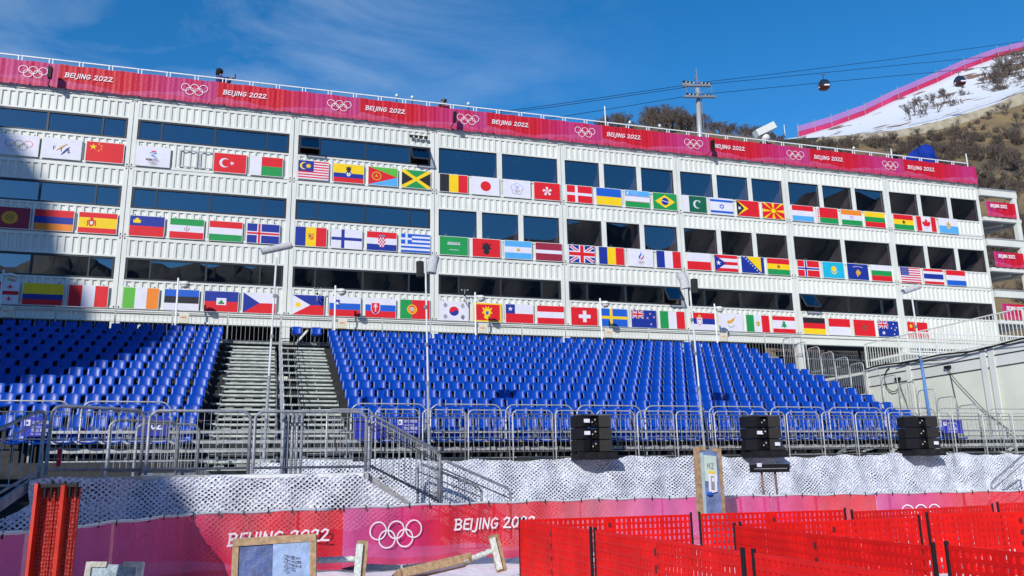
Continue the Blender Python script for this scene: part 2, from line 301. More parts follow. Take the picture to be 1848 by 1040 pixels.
def f_gre(a): a.hs('ewewewewe'); a.rect('e',0,.444,.55,1); a.rect('w',.22,.444,.33,1); a.rect('w',0,.667,.55,.778)
def f_sau(a): a.rect('g',0,0,1.5,1); [a.line('w',.42+.06*i,.55+.02*(i%3),.46+.06*i,.72-.03*(i%2),.03) for i in range(11)]; a.line('w',.42,.57,1.1,.57,.025); a.line('w',.5,.28,1.02,.27,.025)
def f_alb(a): a.rect('r',0,0,1.5,1); bird(a,'k',.75,.5,.85)
def f_arg(a): a.hs('lwl'); a.star('n',.75,.5,.11,16,.7)
def f_gb(a): union(a,0,0,1.5,1)
def f_roc(a):
    a.rect('w',0,0,1.5,1); a.poly('w',[(.6,.4),(.62,.6),(.72,.85)]); a.poly('e',[(.66,.42),(.62,.58),(.74,.72),(.78,.86),(.82,.7),(.72,.56),(.74,.42)]); a.poly('r',[(.76,.34),(.78,.48),(.9,.6),(.92,.72),(.96,.56),(.86,.44)]); a.rings('rbkgy',.78,.22,.06,.012)
def f_pr(a): a.hs('rwrwr'); a.poly('b',[(0,0),(.75,.5),(0,1)]); a.star('w',.25,.5,.17)
def f_bih(a): a.rect('b',0,0,1.5,1); a.poly('y',[(.35,1),(1.3,1),(1.3,.05)]); [a.star('w',.2+.135*i,.98-.135*i,.065) for i in range(8)]
def f_bol(a): a.hs('ryg'); a.disc('n',.75,.5,.12); a.disc('m',.75,.5,.07)
def f_kaz(a): a.rect('t',0,0,1.5,1); a.disc('y',.78,.58,.16); a.star('y',.78,.58,.2,16,.8); a.poly('y',[(.5,.5),(.62,.38),(.78,.3),(.94,.38),(1.06,.5),(.92,.3),(.78,.22),(.64,.3)])
def f_kos(a): a.rect('b',0,0,1.5,1); a.poly('n',[(.58,.45),(.72,.65),(.8,.62),(.96,.48),(.9,.34),(.78,.28),(.7,.14),(.64,.3)]); [a.star('w',.45+.12*i,.8+.05*(1-abs(i-2.5)/2.5),.05) for i in range(6)]
def f_usa(a): a.hs('rwrwrwrwrwrwr'); a.rect('b',0,.46,.62,1); [a.disc('w',.07+.095*i+.047*(j%2),.52+.085*j,.02,5) for j in range(6) for i in range(6-(j%2))]
def f_geo(a): a.rect('w',0,0,1.5,1); a.cross('r',.75,.18); [(a.line('r',x-.1,y,x+.1,y,.05),a.line('r',x,y-.1,x,y+.1,.05)) for x in (.33,1.17) for y in (.22,.78)]
def f_hai(a): a.hs('br'); a.rect('w',.53,.33,.97,.67); a.poly('g',[(.6,.38),(.9,.38),(.82,.5),(.75,.6),(.68,.5)]); a.line('k',.62,.42,.88,.42,.04)
def f_cze(a): a.hs('wr'); a.poly('b',[(0,0),(.75,.5),(0,1)])
def f_phi(a): a.hs('br'); a.poly('w',[(0,0),(.85,.5),(0,1)]); a.star('y',.28,.5,.17,8,.6)
def f_slo(a): a.hs('wer'); shield(a,'b',.38,.68,.12,.16); a.poly('w',[(.28,.6),(.38,.76),(.48,.6)])
def f_svk(a): a.hs('wer'); shield(a,'w',.5,.47,.23,.31); shield(a,'r',.5,.47,.2,.28); a.line('w',.5,.25,.5,.72,.045); a.line('w',.4,.55,.6,.55,.045); a.line('w',.42,.64,.58,.64,.04); a.disc('b',.5,.24,.06,8)
def f_por(a): a.rect('g',0,0,.6,1); a.rect('r',.6,0,1.5,1); a.disc('y',.6,.5,.25); a.ring('r',.6,.5,.19,.03); shield(a,'r',.6,.5,.12,.17); shield(a,'w',.6,.5,.08,.12); a.line('b',.6,.4,.6,.6,.04)
def f_kor(a):
    a.rect('w',0,0,1.5,1); a.disc('r',.75,.5,.25,24,.0-.5,math.pi-.5); a.disc('b',.75,.5,.25,24,math.pi-.5,2*math.pi-.5); a.disc('r',.64,.56,.125); a.disc('b',.86,.44,.125)
    for x,y,t in ((.3,.8,1),(1.2,.8,-1),(.3,.2,-1),(1.2,.2,1)):
        for k in (-1,0,1): dx=k*.06*.8*t; a.line('k',x+k*.05-.06*t*.7,y-k*.04*t-.09,x+k*.05+.06*t*.7,y-k*.04*t+.09,.03)
def f_mne(a): a.rect('y',0,0,1.5,1); a.rect('r',.07,.07,1.43,.93); bird(a,'y',.75,.5,.85); shield(a,'e',.75,.46,.07,.1)
def f_chi(a): a.rect('w',0,.5,1.5,1); a.rect('r',0,0,1.5,.5); a.rect('b',0,.5,.5,1); a.star('w',.25,.75,.14)
def f_sui(a): a.rect('r',0,0,1.5,1); a.rect('w',.67,.18,.87,.82); a.rect('w',.43,.4,1.11,.6)
def f_nz(a): a.rect('b',0,0,1.5,1); union(a,0,.5,.75,1); [(a.star('w',x,y,.08),a.star('r',x,y,.05)) for x,y in ((1.12,.8),(1.35,.62),(.95,.55),(1.15,.2))]
def f_ser(a): a.hs('rbw'); shield(a,'w',.52,.45,.17,.26); shield(a,'r',.52,.45,.12,.2); bird(a,'w',.52,.47,.4); a.disc('n',.52,.8,.09)
def f_cyp(a): a.rect('w',0,0,1.5,1); a.poly('n',[(.5,.5),(.55,.6),(.72,.62),(.82,.7),(1.08,.85),(.98,.68),(.96,.58),(.86,.54),(.78,.46),(.68,.42),(.56,.42)]); a.line('d',.55,.3,.75,.2,.025); a.line('d',.75,.2,.97,.32,.025)
def f_mex(a): a.vs_('gwr'); a.ring('v',.75,.48,.13,.03,16); bird(a,'n',.76,.52,.34)
def f_leb(a): a.hs('rwr',ws=[1,2,1]); a.poly('g',[(.72,.28),(.78,.28),(.78,.36),(.97,.36),(.85,.47),(.92,.48),(.82,.58),(.86,.6),(.75,.74),(.64,.6),(.68,.58),(.58,.48),(.65,.47),(.53,.36),(.72,.36)])
def f_mor(a): a.rect('r',0,0,1.5,1); P=[(.75+.2*math.cos(math.pi/2+i*4*math.pi/5),.5+.2*math.sin(math.pi/2+i*4*math.pi/5)) for i in range(5)]; [a.line('d',*P[i],*P[(i+1)%5],.03) for i in range(5)]
def f_aus(a): a.rect('b',0,0,1.5,1); union(a,0,.5,.75,1); a.star('w',.37,.24,.13,7,.5); [a.star('w',x,y,.06,7,.5) for x,y in ((1.12,.82),(1.32,.6),(.95,.55),(1.13,.18),(1.2,.45))]
H=lambda t,ws=None:(lambda a:a.hs(t,ws=ws))
V=lambda t,ws=None:(lambda a:a.vs_(t,ws))
FL={0:[(1,1,'white panel with five coloured rings',f_rings),(1,2,'white panel with three letters and gold and blue slashes',f_fis),(1,3,'Chinese flag, red with yellow stars',f_china),
(2,0,'white panel with a small winter games emblem',f_winter),(2,2,'Turkish flag',f_turkey),(2,3,'Malagasy flag',f_madag),
(3,0,'Malaysian flag',f_malay),(3,1,'Ecuadorian flag',f_ecu),(3,2,'Eritrean flag',f_eri),(3,3,'Jamaican flag',f_jam),
(4,0,'Belgian flag',V('kyr')),(4,1,'Japanese flag',f_japan),(4,2,'white flag with a blossom outline',f_plum),(4,3,'Hong Kong flag',f_hk),
(5,0,'Danish flag',nordic('r','w')),(5,1,'Ukrainian flag',H('ey')),(5,2,'Uzbek flag',f_uzb),(5,3,'Brazilian flag',f_bra),
(6,0,'Pakistani flag',f_pak),(6,1,'Israeli flag',f_isr),(6,2,'East Timorese flag',f_tim),(6,3,'North Macedonian flag',f_mac),
(7,0,'Luxembourg flag',H('rwl')),(7,1,'Belarusian flag',f_bel),(7,2,'Indian flag',f_ind),(7,3,'Lithuanian flag',H('ygr')),
(8,0,'Ghanaian flag',f_gha),(8,1,'Canadian flag',f_can),(8,2,'San Marino flag',f_san)],
1:[(1,1,'Kyrgyz flag',f_kyr),(1,2,'Armenian flag',H('rbo')),(1,3,'Spanish flag',f_spa),
(2,0,'Liechtenstein flag',f_lie),(2,1,'Iranian flag',f_iran),(2,2,'Hungarian flag',H('rwg')),(2,3,'Icelandic flag',nordic('b','w','r')),
(3,0,'Andorran flag',f_and),(3,1,'Finnish flag',nordic('w','b')),(3,2,'Croatian flag',f_cro),(3,3,'Greek flag',f_gre),
(4,0,'Saudi flag',f_sau),(4,1,'Albanian flag',f_alb),(4,2,'Argentine flag',f_arg),(4,3,'Latvian flag',H('mwm',[2,1,2])),
(5,0,'British flag',f_gb),(5,1,'Romanian flag',V('byr')),(5,2,'white flag with a tricolour flame and rings',f_roc),(5,3,'French flag',V('bwr')),
(6,0,'Polish flag',H('wr')),(6,1,'Puerto Rican flag',f_pr),(6,2,'Bosnian flag',f_bih),(6,3,'Bolivian flag',f_bol),
(7,0,'Norwegian flag',nordic('r','w','b')),(7,1,'Kazakh flag',f_kaz),(7,2,'Kosovan flag',f_kos),(7,3,'Bulgarian flag',H('wgr')),
(8,0,'American flag',f_usa),(8,1,'Thai flag',H('rwbwr',[1,1,2,1,1])),(8,2,'Dutch flag',H('rwe'))],
2:[(1,1,'Georgian flag',f_geo),(1,2,'Colombian flag',H('ybr',[2,1,1])),(1,3,'Peruvian flag',V('rwr')),
(2,0,'Irish flag',V('vwo')),(2,1,'Estonian flag',H('ekw')),(2,2,'Haitian flag',f_hai),(2,3,'Czech flag',f_cze),
(3,0,'Philippine flag',f_phi),(3,1,'Slovenian flag',f_slo),(3,2,'Slovak flag',f_svk),(3,3,'Portuguese flag',f_por),
(4,0,'South Korean flag',f_kor),(4,1,'Montenegrin flag',f_mne),(4,2,'Chilean flag',f_chi),(4,3,'Austrian flag',H('rwr')),
(5,0,'Swiss flag',f_sui),(5,1,'Swedish flag',nordic('e','y')),(5,2,'New Zealand flag',f_nz),(5,3,'Italian flag',V('gwr')),
(6,0,'Serbian flag',f_ser),(6,1,'Cypriot flag',f_cyp),(6,2,'Mexican flag',f_mex),(6,3,'Lebanese flag',f_leb),
(7,0,'German flag',H('kry')),(7,1,'red over white flag of Monaco',H('rw')),(7,2,'Moroccan flag',f_mor),(7,3,'Australian flag',f_aus),
(8,0,'Chinese flag behind the bars of the side railing',f_china)]}
BX=[-.08,5.989,12.231,18.267,24.211,30.162,36.239,42.406,48.584]; BZ=[16.872,14.004,11.139,8.256]
SLOT=[.22,1.68,3.14,4.58]
def flag(row,col,slot,name,fn):
    x0=BX[col-1]+SLOT[slot]; z0=BZ[row+1]+.035; wd=1.25; ht=.81
    if row==0 and col<=3: z0+=.04
    if col==1: x0=[0,1.42,2.9,4.42][slot]+(0 if row<2 else -.08); wd=1.34
    mb=MB(); mb.box(x0-.02,x0+wd+.02,-.062,-.032,z0-.02,z0+ht+.02,WHITE)
    s=random.uniform(-.004,.004)
    fn(Art(mb,lambda u,v,k:(x0+u/1.5*wd,-.0625-k,z0+v*ht+s*u)))
    for xx in (x0+.15,x0+wd-.2): mb.box(xx,xx+.04,-.035,0,z0+ht+.02,z0+ht+.07,DARKF)
    o=mb.build('flag_panel'); tag(o,name+' panel on the white container facade','flag','flags fixed along the container facade')
for row,l in FL.items():
    for t in l: flag(row,*t)
# ---------------------------------------------------------------- container building
def corr(mb,x0,x1,z0,z1,yo=.012,yd=.045,pitch=.275):
    n=max(1,round((x1-x0)/pitch)); p=(x1-x0)/n; pts=[]
    for i in range(n):
        a=x0+i*p; pts+=[(a,yo),(a+p*.36,yo),(a+p*.5,yo+yd),(a+p*.86,yo+yd)]
    pts.append((x1,yo)); vs=[(x,y,z) for x,y in pts for z in (z0,z1)]
    mb.add(vs,[(2*i,2*i+2,2*i+3,2*i+1) for i in range(len(pts)-1)],WHITE2)
    vs=[(x,y,z1) for x,y in pts]+[(x1,yo+yd+.01,z1),(x0,yo+yd+.01,z1)]; mb.add(vs,[tuple(range(len(vs)))],WHITE2)
ROWN=['top','middle','bottom']
GLR=.012
def pane(par,x0,x1,z0,z1,y=.075,openw=False):
    mb=MB()
    if openw:
        mb.add([(x0,-.02,z1),(x1,-.02,z1),(x1,-.42,z0+.1),(x0,-.42,z0+.1)],[(0,1,2,3)],GLASS)
        for a,b in (((x0,-.02,z1),(x0,-.42,z0+.1)),((x1,-.02,z1),(x1,-.42,z0+.1)),((x0,-.42,z0+.1),(x1,-.42,z0+.1))): mb.bar(a,b,.05,.05,DARKF)
        mb.build('open_sash',par); return
    ta,tb=random.gauss(0,.0045)*(x1-x0),random.gauss(0,.0045)*(z1-z0); mb.add([(x0,y,z0),(x1,y+ta,z0),(x1,y+ta+tb,z1),(x0,y+tb,z1)],[(0,1,2,3)],GLASS); mb.build('pane',par)
def container(row,col):
    X0,X1=BX[col-1]+.012,BX[col]-.012; Z0,Z1=BZ[row+1]+.012,BZ[row]-.012; W=X1-X0
    flags=[t[2].split(' flag')[0] for t in FL[row] if t[0]==col]
    t=thing('container_cabin','white steel container in the %s row of the facade, %s from the left'%(ROWN[row],ORD[col-1]),'container',(0,0,0),0,'stacked white containers of the facade')
    f=MB(); pw=.17
    for a,b in ((X0,X0+pw),(X1-pw,X1)): f.box(a,b,0,.16,Z0,Z1,WHITE)
    f.box(X0+pw,X1-pw,.004,.14,Z1-.13,Z1,WHITE); f.box(X0+pw,X1-pw,.004,.14,Z0,Z0+.1,WHITE)
    for a in (X0+.045,X1-.095):
        for z in (Z0+.04,Z1-.1): f.box(a,a+.05,-.004,.01,z,z+.06,BLACK)
    f.build('corner_frame',t)
    strip = col<=3 or row==2
    wl=MB(); Zb=Z0+.1; Zt=Z1-.13; a,b=X0+pw,X1-pw
    if strip: w0,w1=Z0+1.15,Z0+2.03; wins=[(X0+.19,X1-.19)]
    else:
        w0,w1=Z0+.86,Z0+2.08
        k={4:2}.get(col,3)
        if row==1: k={4:3,7:2}.get(col,3)
        if row==1 and col==4: k=3
        g=.24; ww=(X1-X0-.2*2-g*(k-1))/k; wins=[(X0+.2+i*(ww+g),X0+.2+i*(ww+g)+ww) for i in range(k)]
    corr(wl,a,b,w1+.07,Zt); corr(wl,a,b,Zb,w0-.07)
    wl.box(a,b,.003,.09,w1,w1+.07,WHITE2); wl.box(a,b,.003,.09,w0-.07,w0,WHITE2)
    for (p,q) in zip(wins,wins[1:]): wl.box(p[1],q[0],.005,.09,w0,w1,WHITE)
    wl.box(X0+.19,X1-.19,.10,.12,Zb,w0-.0,WHITE2); wl.box(X0+.19,X1-.19,.10,.12,w1,Zt,WHITE2)
    wl.build('wall',t)
    # room shell behind the glass
    rm=MB(); D=4.5
    rm.add([(X0,.13,Z0+.05),(X1,.13,Z0+.05),(X1,D,Z0+.05),(X0,D,Z0+.05)],[(0,1,2,3)],ROOMF)
    rm.add([(X0,.13,Z1-.15),(X1,.13,Z1-.15),(X1,D,Z1-.15),(X0,D,Z1-.15)],[(0,3,2,1)],ROOM)
    rm.add([(X0,D,Z0+.05),(X1,D,Z0+.05),(X1,D,Z1-.15),(X0,D,Z1-.15)],[(0,1,2,3)],ROOM)
    div=[X0+.012,X1-.012]
    if not strip: div+=[(p[1]+q[0])/2 for p,q in zip(wins,wins[1:])]
    for x in div: rm.box(x-.012,x+.012,.13,D,Z0+.05,Z1-.15,ROOM)
    rm.build('interior_shell',t)
    rm=MB(); 
    for x in (([X0+W*.3,X0+W*.6,X0+W*.85]) if strip else [(p+q)/2 for p,q in wins]):
        rm.box(x-.09,x+.09,1.2,2.5,Z1-.21,Z1-.16,mat('fluorescent_tube_cover',(.8,.85,.85),.4))
    if not strip:
        for x in [(p+q)/2 for p,q in wins]: # desk with a small screen
            rm.box(x-.7,x+.7,.3,.9,Z0+.72,Z0+.76,GALVD); rm.box(x-.1,x+.25,.45,.5,Z0+.85,Z0+1.12,BLACK); rm.box(x-.55,x-.42,.4,.5,Z0+.77,Z0+1.1,GALV)
    rm.build('ceiling_light' if strip else 'desk_and_lights',t)
    for wi,(p,q) in enumerate(wins):
        wf=MB(); e=.045
        if strip:
            e=.07; s=.88
            xs=[(p+e,p+s-.03),(p+s+.03,(p+q)/2-.035),((p+q)/2+.035,q-s-.03),(q-s+.03,q-e)]
        else: e=.03; xs=[(p+e,q-e)]
        wf.box(p,q,.02,.10,w1-e,w1,DARKF); wf.box(p,q,.02,.10,w0,w0+e,DARKF)
        ed=[p]+[v for s_ in xs for v in s_]+[q]
        for k in range(0,len(ed),2): wf.box(ed[k],ed[k+1],.022,.098,w0+e,w1-e,DARKF)
        wo=wf.build('window',t)
        for j,(c,d) in enumerate(xs):
            op = strip and ((row==2 and col==5 and j==3) or (row==2 and col==7 and j==0) or (row==0 and col==3 and j in(0,3)))
            pane(wo,c,d,w0+e,w1-e,openw=op)
for r_ in range(3):
    for c__ in range(1,9): container(r_,c__)
# bare mounting frames where a flag is missing
mb=MB()
for x in (7.8,8.55): 
    for a,b,z0,z1 in ((x,x+.04,14.2,14.85),(x+.66,x+.70,14.2,14.85),(x,x+.7,14.16,14.2),(x,x+.7,14.85,14.89)): mb.box(a,b,-.06,-.03,z0,z1,GALV)
tag(mb.build('empty_flag_bracket'),'empty metal flag bracket left of the Turkish flag','bracket')
# roof deck and the steel frame the cabins stand on
mb=MB(); mb.box(-.1,48.6,.0,6,16.885,16.95,WHITE); mb.box(-.1,48.6,-.04,-.003,16.86,17.03,WHITE); tag(mb.build('roof_deck'),'flat white roof deck on top of the container building','roof')
t=thing('support_frame','white steel beams and columns carrying the container building above the stand','steel frame')
b=MB(); b.box(-.4,48.7,-.02,.24,8.12,8.235,WHITE); b.box(-.4,48.7,.05,.17,7.86,8.12,WHITE); b.box(-.4,48.7,-.02,.24,7.78,7.86,WHITE); b.build('beam',t)
for x in BX: b=MB(); b.box(x-.17,x+.17,.0,.34,.3,7.78,WHITE); b.build('column',t)
b=MB()
for x in BX[:6]: b.bar((x,.16,6.6),(x+.9,.16,7.75),.08,.08,WHITE)
b.build('brace',t)
b=MB(); b.box(-1,36,2.5,2.6,.3,8.25,mat('void_shade_panel',(.02,.02,.022),.7)); b.build('back_panel',t)  # near-black panel colour stands in for the shaded void below the cabins
t=thing('ground_floor_room','dark glazed room under the right end of the container building','room')
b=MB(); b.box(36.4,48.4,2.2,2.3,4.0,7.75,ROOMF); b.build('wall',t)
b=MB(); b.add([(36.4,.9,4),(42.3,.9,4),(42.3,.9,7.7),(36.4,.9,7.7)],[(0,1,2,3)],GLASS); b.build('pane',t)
b=MB(); 
for z in (5.3,6.4,7.2): b.box(36.4,42.3,.84,.93,z,z+.06,GALVD)
for x in (36.4,38.3,40.3,42.3): b.box(x,x+.07,.83,.94,4,7.7,DARKF)
b.build('frame',t)
# ---------------------------------------------------------------- roof edge: railing units, printed banners
RR=MB()
for x in (.05,1.0): RR.box(x-.018,x+.018,-.13,-.09,16.95,18.14,RAILW)
RR.box(0,1.05,-.135,-.085,18.14,18.185,RAILW); RR.box(0,1.05,-.125,-.095,17.6,17.63,RAILW); 
t=thing('roof_railing','white double post section of the roof edge railing above the red banners','railing',(0,0,0),0,'railing sections along the roof edge'); RR.build('rail_frame',t)
t.location=(.72,0,0)
k=1; x=.72+1.077
while x<47.6: dup(t,(x,0,0)); x+=1.077
def banner_mat(name,period,x0,z0,z1,alpha=1.0,along=None):
    m=bpy.data.materials.new(name); m.use_nodes=True; nt=m.node_tree; L=nt.links.new; b=nt.nodes['Principled BSDF']; b.inputs['Roughness'].default_value=.55; b.inputs['Specular IOR Level'].default_value=.3
    tc=N(nt,'ShaderNodeUVMap'); sp=N(nt,'ShaderNodeSeparateXYZ'); L(tc.outputs[0],sp.inputs[0])
    r=N(nt,'ShaderNodeValToRGB'); e=r.color_ramp.elements; e[0].position=0; e[0].color=(.47,.006,.022,1); e[1].position=.99; e[1].color=(.42,.035,.15,1)
    for p,c in ((.42,(.50,.008,.022)),(.60,(.45,.014,.085)),(.74,(.44,.03,.16)),(.86,(.46,.015,.08)),(.93,(.43,.035,.16))):
        q=e.new(p); q.color=(*c,1)
    L(sp.outputs[0],r.inputs[0])
    # printed mountains: lighter and deeper tints with hard ridge lines
    prev=r.outputs[0]
    for amp,fr,base,col,seed in ((.42,3.0,.16,(.50,.12,.28),1.3),(.30,5.0,.06,(.50,.006,.02),4.1)):
        cb=N(nt,'ShaderNodeCombineXYZ'); mu=N(nt,'ShaderNodeMath',operation='MULTIPLY'); mu.inputs[1].default_value=fr; L(sp.outputs[0],mu.inputs[0]); L(mu.outputs[0],cb.inputs[0]); cb.inputs[1].default_value=seed
        n=N(nt,'ShaderNodeTexNoise'); n.inputs['Scale'].default_value=1.0; n.inputs['Detail'].default_value=1.5; L(cb.outputs[0],n.inputs['Vector'])
        m2=N(nt,'ShaderNodeMath',operation='MULTIPLY_ADD'); m2.inputs[1].default_value=amp*2; m2.inputs[2].default_value=base-amp*.72; L(n.outputs[0],m2.inputs[0])
        gt=N(nt,'ShaderNodeMath',operation='SUBTRACT'); L(m2.outputs[0],gt.inputs[0]); L(sp.outputs[1],gt.inputs[1])
        mr=N(nt,'ShaderNodeMapRange'); mr.inputs[1].default_value=0; mr.inputs[2].default_value=.02; mr.inputs[4].default_value=.45; L(gt.outputs[0],mr.inputs[0])
        mx=N(nt,'ShaderNodeMix',data_type='RGBA'); mx.inputs['B'].default_value=(*col,1); L(mr.outputs[0],mx.inputs['Factor']); L(prev,mx.inputs['A']); prev=mx.outputs['Result']
    L(prev,b.inputs['Base Color'])
    if alpha<1: b.inputs['Alpha'].default_value=alpha
    m2=N(nt,'ShaderNodeTexNoise'); m2.inputs['Scale'].default_value=9; bu=N(nt,'ShaderNodeBump'); bu.inputs['Strength'].default_value=.25; bu.inputs['Distance'].default_value=.05
    tg=N(nt,'ShaderNodeTexCoord'); L(tg.outputs['Object'],m2.inputs['Vector']); L(m2.outputs[0],bu.inputs['Height']); L(bu.outputs[0],b.inputs['Normal'])
    return m
BM=banner_mat('printed_roof_banner',5.77,0,17,18)
BMF=banner_mat('printed_mesh_fence_banner',5.77,0,17,18,.86)
PWH=mat('print_banner_white',(.78,.72,.78),.55)
def sheet(mb,pts,z0f,z1f,mt,uv,u0=0,u1=1,nz=6,thick=.0):
    """upright cloth following pts (x,y); records uv per loop"""
    n=len(pts); o=len(mb.v); vs=[]
    for i,(x,y) in enumerate(pts):
        for j in range(nz+1):
            zz=z0f(i)+(z1f(i)-z0f(i))*j/nz; vs.append((x,y,zz)); uv[o+i*(nz+1)+j]=(u0+(u1-u0)*i/(n-1),j/nz)
    mb.add(vs,[(i*(nz+1)+j,(i+1)*(nz+1)+j,(i+1)*(nz+1)+j+1,i*(nz+1)+j+1) for i in range(n-1) for j in range(nz)],mt,True)
def setuv(o,uv):
    me=o.data; l=me.uv_layers.new(name='UVMap')
    for lp in me.loops: l.data[lp.index].uv=uv.get(lp.vertex_index,(0,0))
rx=[2.3,8.2,14.05,19.75,25.4,31.1,36.9,42.75]
NM=['first','second','third','fourth','fifth','sixth','seventh','eighth','ninth']
for i in range(-1,8):
    xs=(rx[i] if i>=0 else -3.5)+.87; xe=(rx[i+1] if i<7 else 48.5-.87)+.87
    xs=max(xs,-.05); mb=MB(); uv={}; n=int((xe-xs)/.0666); per=5.8; ub=1-(xe-xs)/per if i<7 else 0
    pts=[(xs+(xe-xs)*k/n,-.17-.012*math.sin(k*2.1)-.008*math.sin(k*.83)) for k in range(n+1)]
    sheet(mb,pts,lambda k:16.955+.012*math.sin(k*.5),lambda k:17.96+.012*math.sin(k*.37+1),BM,uv,u0=max(ub,0),u1=1 if i<7 else (xe-xs)/per)
    for k in range(5): mb.box(xs+.3+k*(xe-xs-.6)/4,xs+.34+k*(xe-xs-.6)/4,-.2,-.15,16.93,16.99,BLACK)
    o=mb.build('roof_banner'); setuv(o,uv)
    lt=MB(); A=Art(lt,lambda u,v,k:(u,-.193-k,v),.0003)
    if i>=0: A.text(PWH,'BEIJING 2022',xs+.26,17.44,.185,.032,.15,.85,1.14)
    if lt.v: lt.build('printed_lettering',o)
    lt=MB(); A=Art(lt,lambda u,v,k:(u,-.193-k,v),.0003)
    if i<7: A.rings([PWH]*5,xe-.87,17.5,.155,.024)
    if lt.v: lt.build('printed_rings',o)
    tag(o,'red and pink printed banner on the roof edge, %s from the left'%NM[i+1],'banner','banners along the roof edge')
# loudspeakers hung on the roof edge
def roofspk(x,lab,two=False,tilt=-.0):
    t=thing('hanging_loudspeaker',lab,'loudspeaker',(x,-.62,17.2)); t.scale=(.58,.9,.62)
    b=MB(); b.box(-.11,.11,-.1,.14,.25,.62,BLACK); b.box(-.13,.09,-.1,.14,-.12,.22,BLACK) if two else b.box(-.11,.11,-.1,.14,-.12,.24,BLACK); b.build('speaker_box',t)
    b=MB(); b.bar((0,.1,-.1),(-.18,.4,-.3),.05,.05,BLACK); b.bar((-.18,.4,-.3),(-.18,.72,-.3),.05,.05,BLACK); b.bar((-.18,.7,-.3),(-.18,.7,.1),.05,.05,BLACK); b.build('bracket',t)
roofspk(3.0,'black loudspeaker on a bracket in front of the leftmost rings on the roof banner')
roofspk(19.05,'black two-box loudspeaker on an arm beside the rings near the roof person in red',True)
roofspk(31.9,'small black loudspeaker against the red roof banner right of the middle',True)
# small things standing on the roof
def beacon(x,lab):
    t=thing('roof_sensor',lab,'sensor',(x,.35,16.95),0,'small white domed sensors on the roof'); b=MB(); b.tube([(0,0,0),(0,0,1.48)],.02,BLACK); b.build('post',t); b=MB(); b.ball((0,0,1.58),.075,WHITE,8,6,1.2); b.build('dome',t)
for x,l in ((16.6,'left of the pair'),(17.3,'right of the pair'),(19.9,'just right of the person in red'),(28.0,'in front of the bare ridge trees'),(29.6,'left of the cable car tower'),(41.0,'left of the blue tarpaulin')): beacon(x,'small white domed sensor on the roof edge, '+l)
for x,h,l in ((26.7,2.25,'tall white pipe on the roof left of the bare trees'),(43.4,1.75,'thin white pipe on the roof above the banners towards the right'),(48.5,2.0,'white pipe at the right end corner of the roof')):
    b=MB(); b.tube([(x,.3,16.95),(x-.02,.3,16.95+h)],.03,RAILW); tag(b.build('roof_pole'),l,'pole')
t=thing('roof_camera_housing','white box camera housing on a pan head standing on the roof','camera',(35.9,.8,16.95))
b=MB(); b.tube([(0,0,0),(0,0,1.55)],.09,BLACK); b.box(-.35,.3,-.1,.1,1.4,1.5,BLACK); b.build('stand',t)
b=MB(); b.ball((0,0,1.78),.26,WHITE,12,8,.9); b.build('pan_head',t)
b=MB(); b.bar((-.55,0,1.95),(.5,-.1,2.5),.42,.36,WHITE); b.build('housing',t); b=MB(); b.bar((.49,-.1,2.49),(.53,-.105,2.52),.3,.26,BLACK); b.build('lens_opening',t)
# blue tarpaulin
t=thing('tarpaulin_cover','crumpled blue tarpaulin over equipment on the roof near the right end','tarpaulin',(45.6,.9,16.95)); t.scale=(1,1,1.2)
b=MB(); g=[(-1.15,.0,0),(-1.1,0,1.3),(-.5,0,1.65),(.25,0,1.95),(.75,0,1.95),(1.0,0,1.0),(1.1,0,0)]
vs=[];n=len(g)
for j in range(6):
    for (x,y,z) in g: vs.append((x+random.uniform(-.06,.06)+.05*j,-.5+.25*j,z*(1-.02*j)+random.uniform(-.05,.05)*(z>0)))
b.add(vs,[(j*n+i,j*n+i+1,(j+1)*n+i+1,(j+1)*n+i) for j in range(5) for i in range(n-1)]+[tuple(range(n))[::-1],tuple(range(5*n,6*n))],TARP); b.build('cover',t)
b=MB(); b.ball((-1.35,.1,1.45),.16,BLACK,8,6,1.3); b.tube([(-1.35,.1,0),(-1.35,.1,1.3)],.05,BLACK); b.build('lamp_stand',t)
# cluster of small floodlights on the facade
t=thing('lamp_bar','row of four small black lamps on the facade above the Jamaican flag','lamp bar',(17.5,-.1,16.45)); t.scale=(.9,.6,.75)
for k in range(4): b=MB(); b.box(-.42+.24*k,-.26+.24*k,-.14,.0,-.08,.06,BLACK); b.build('lamp',t)
b=MB(); b.box(-.45,.5,0,.03,.06,.09,BLACK); b.tube([(.45,.0,.08),(.45,0,.6)],.012,BLACK); b.build('bracket',t)
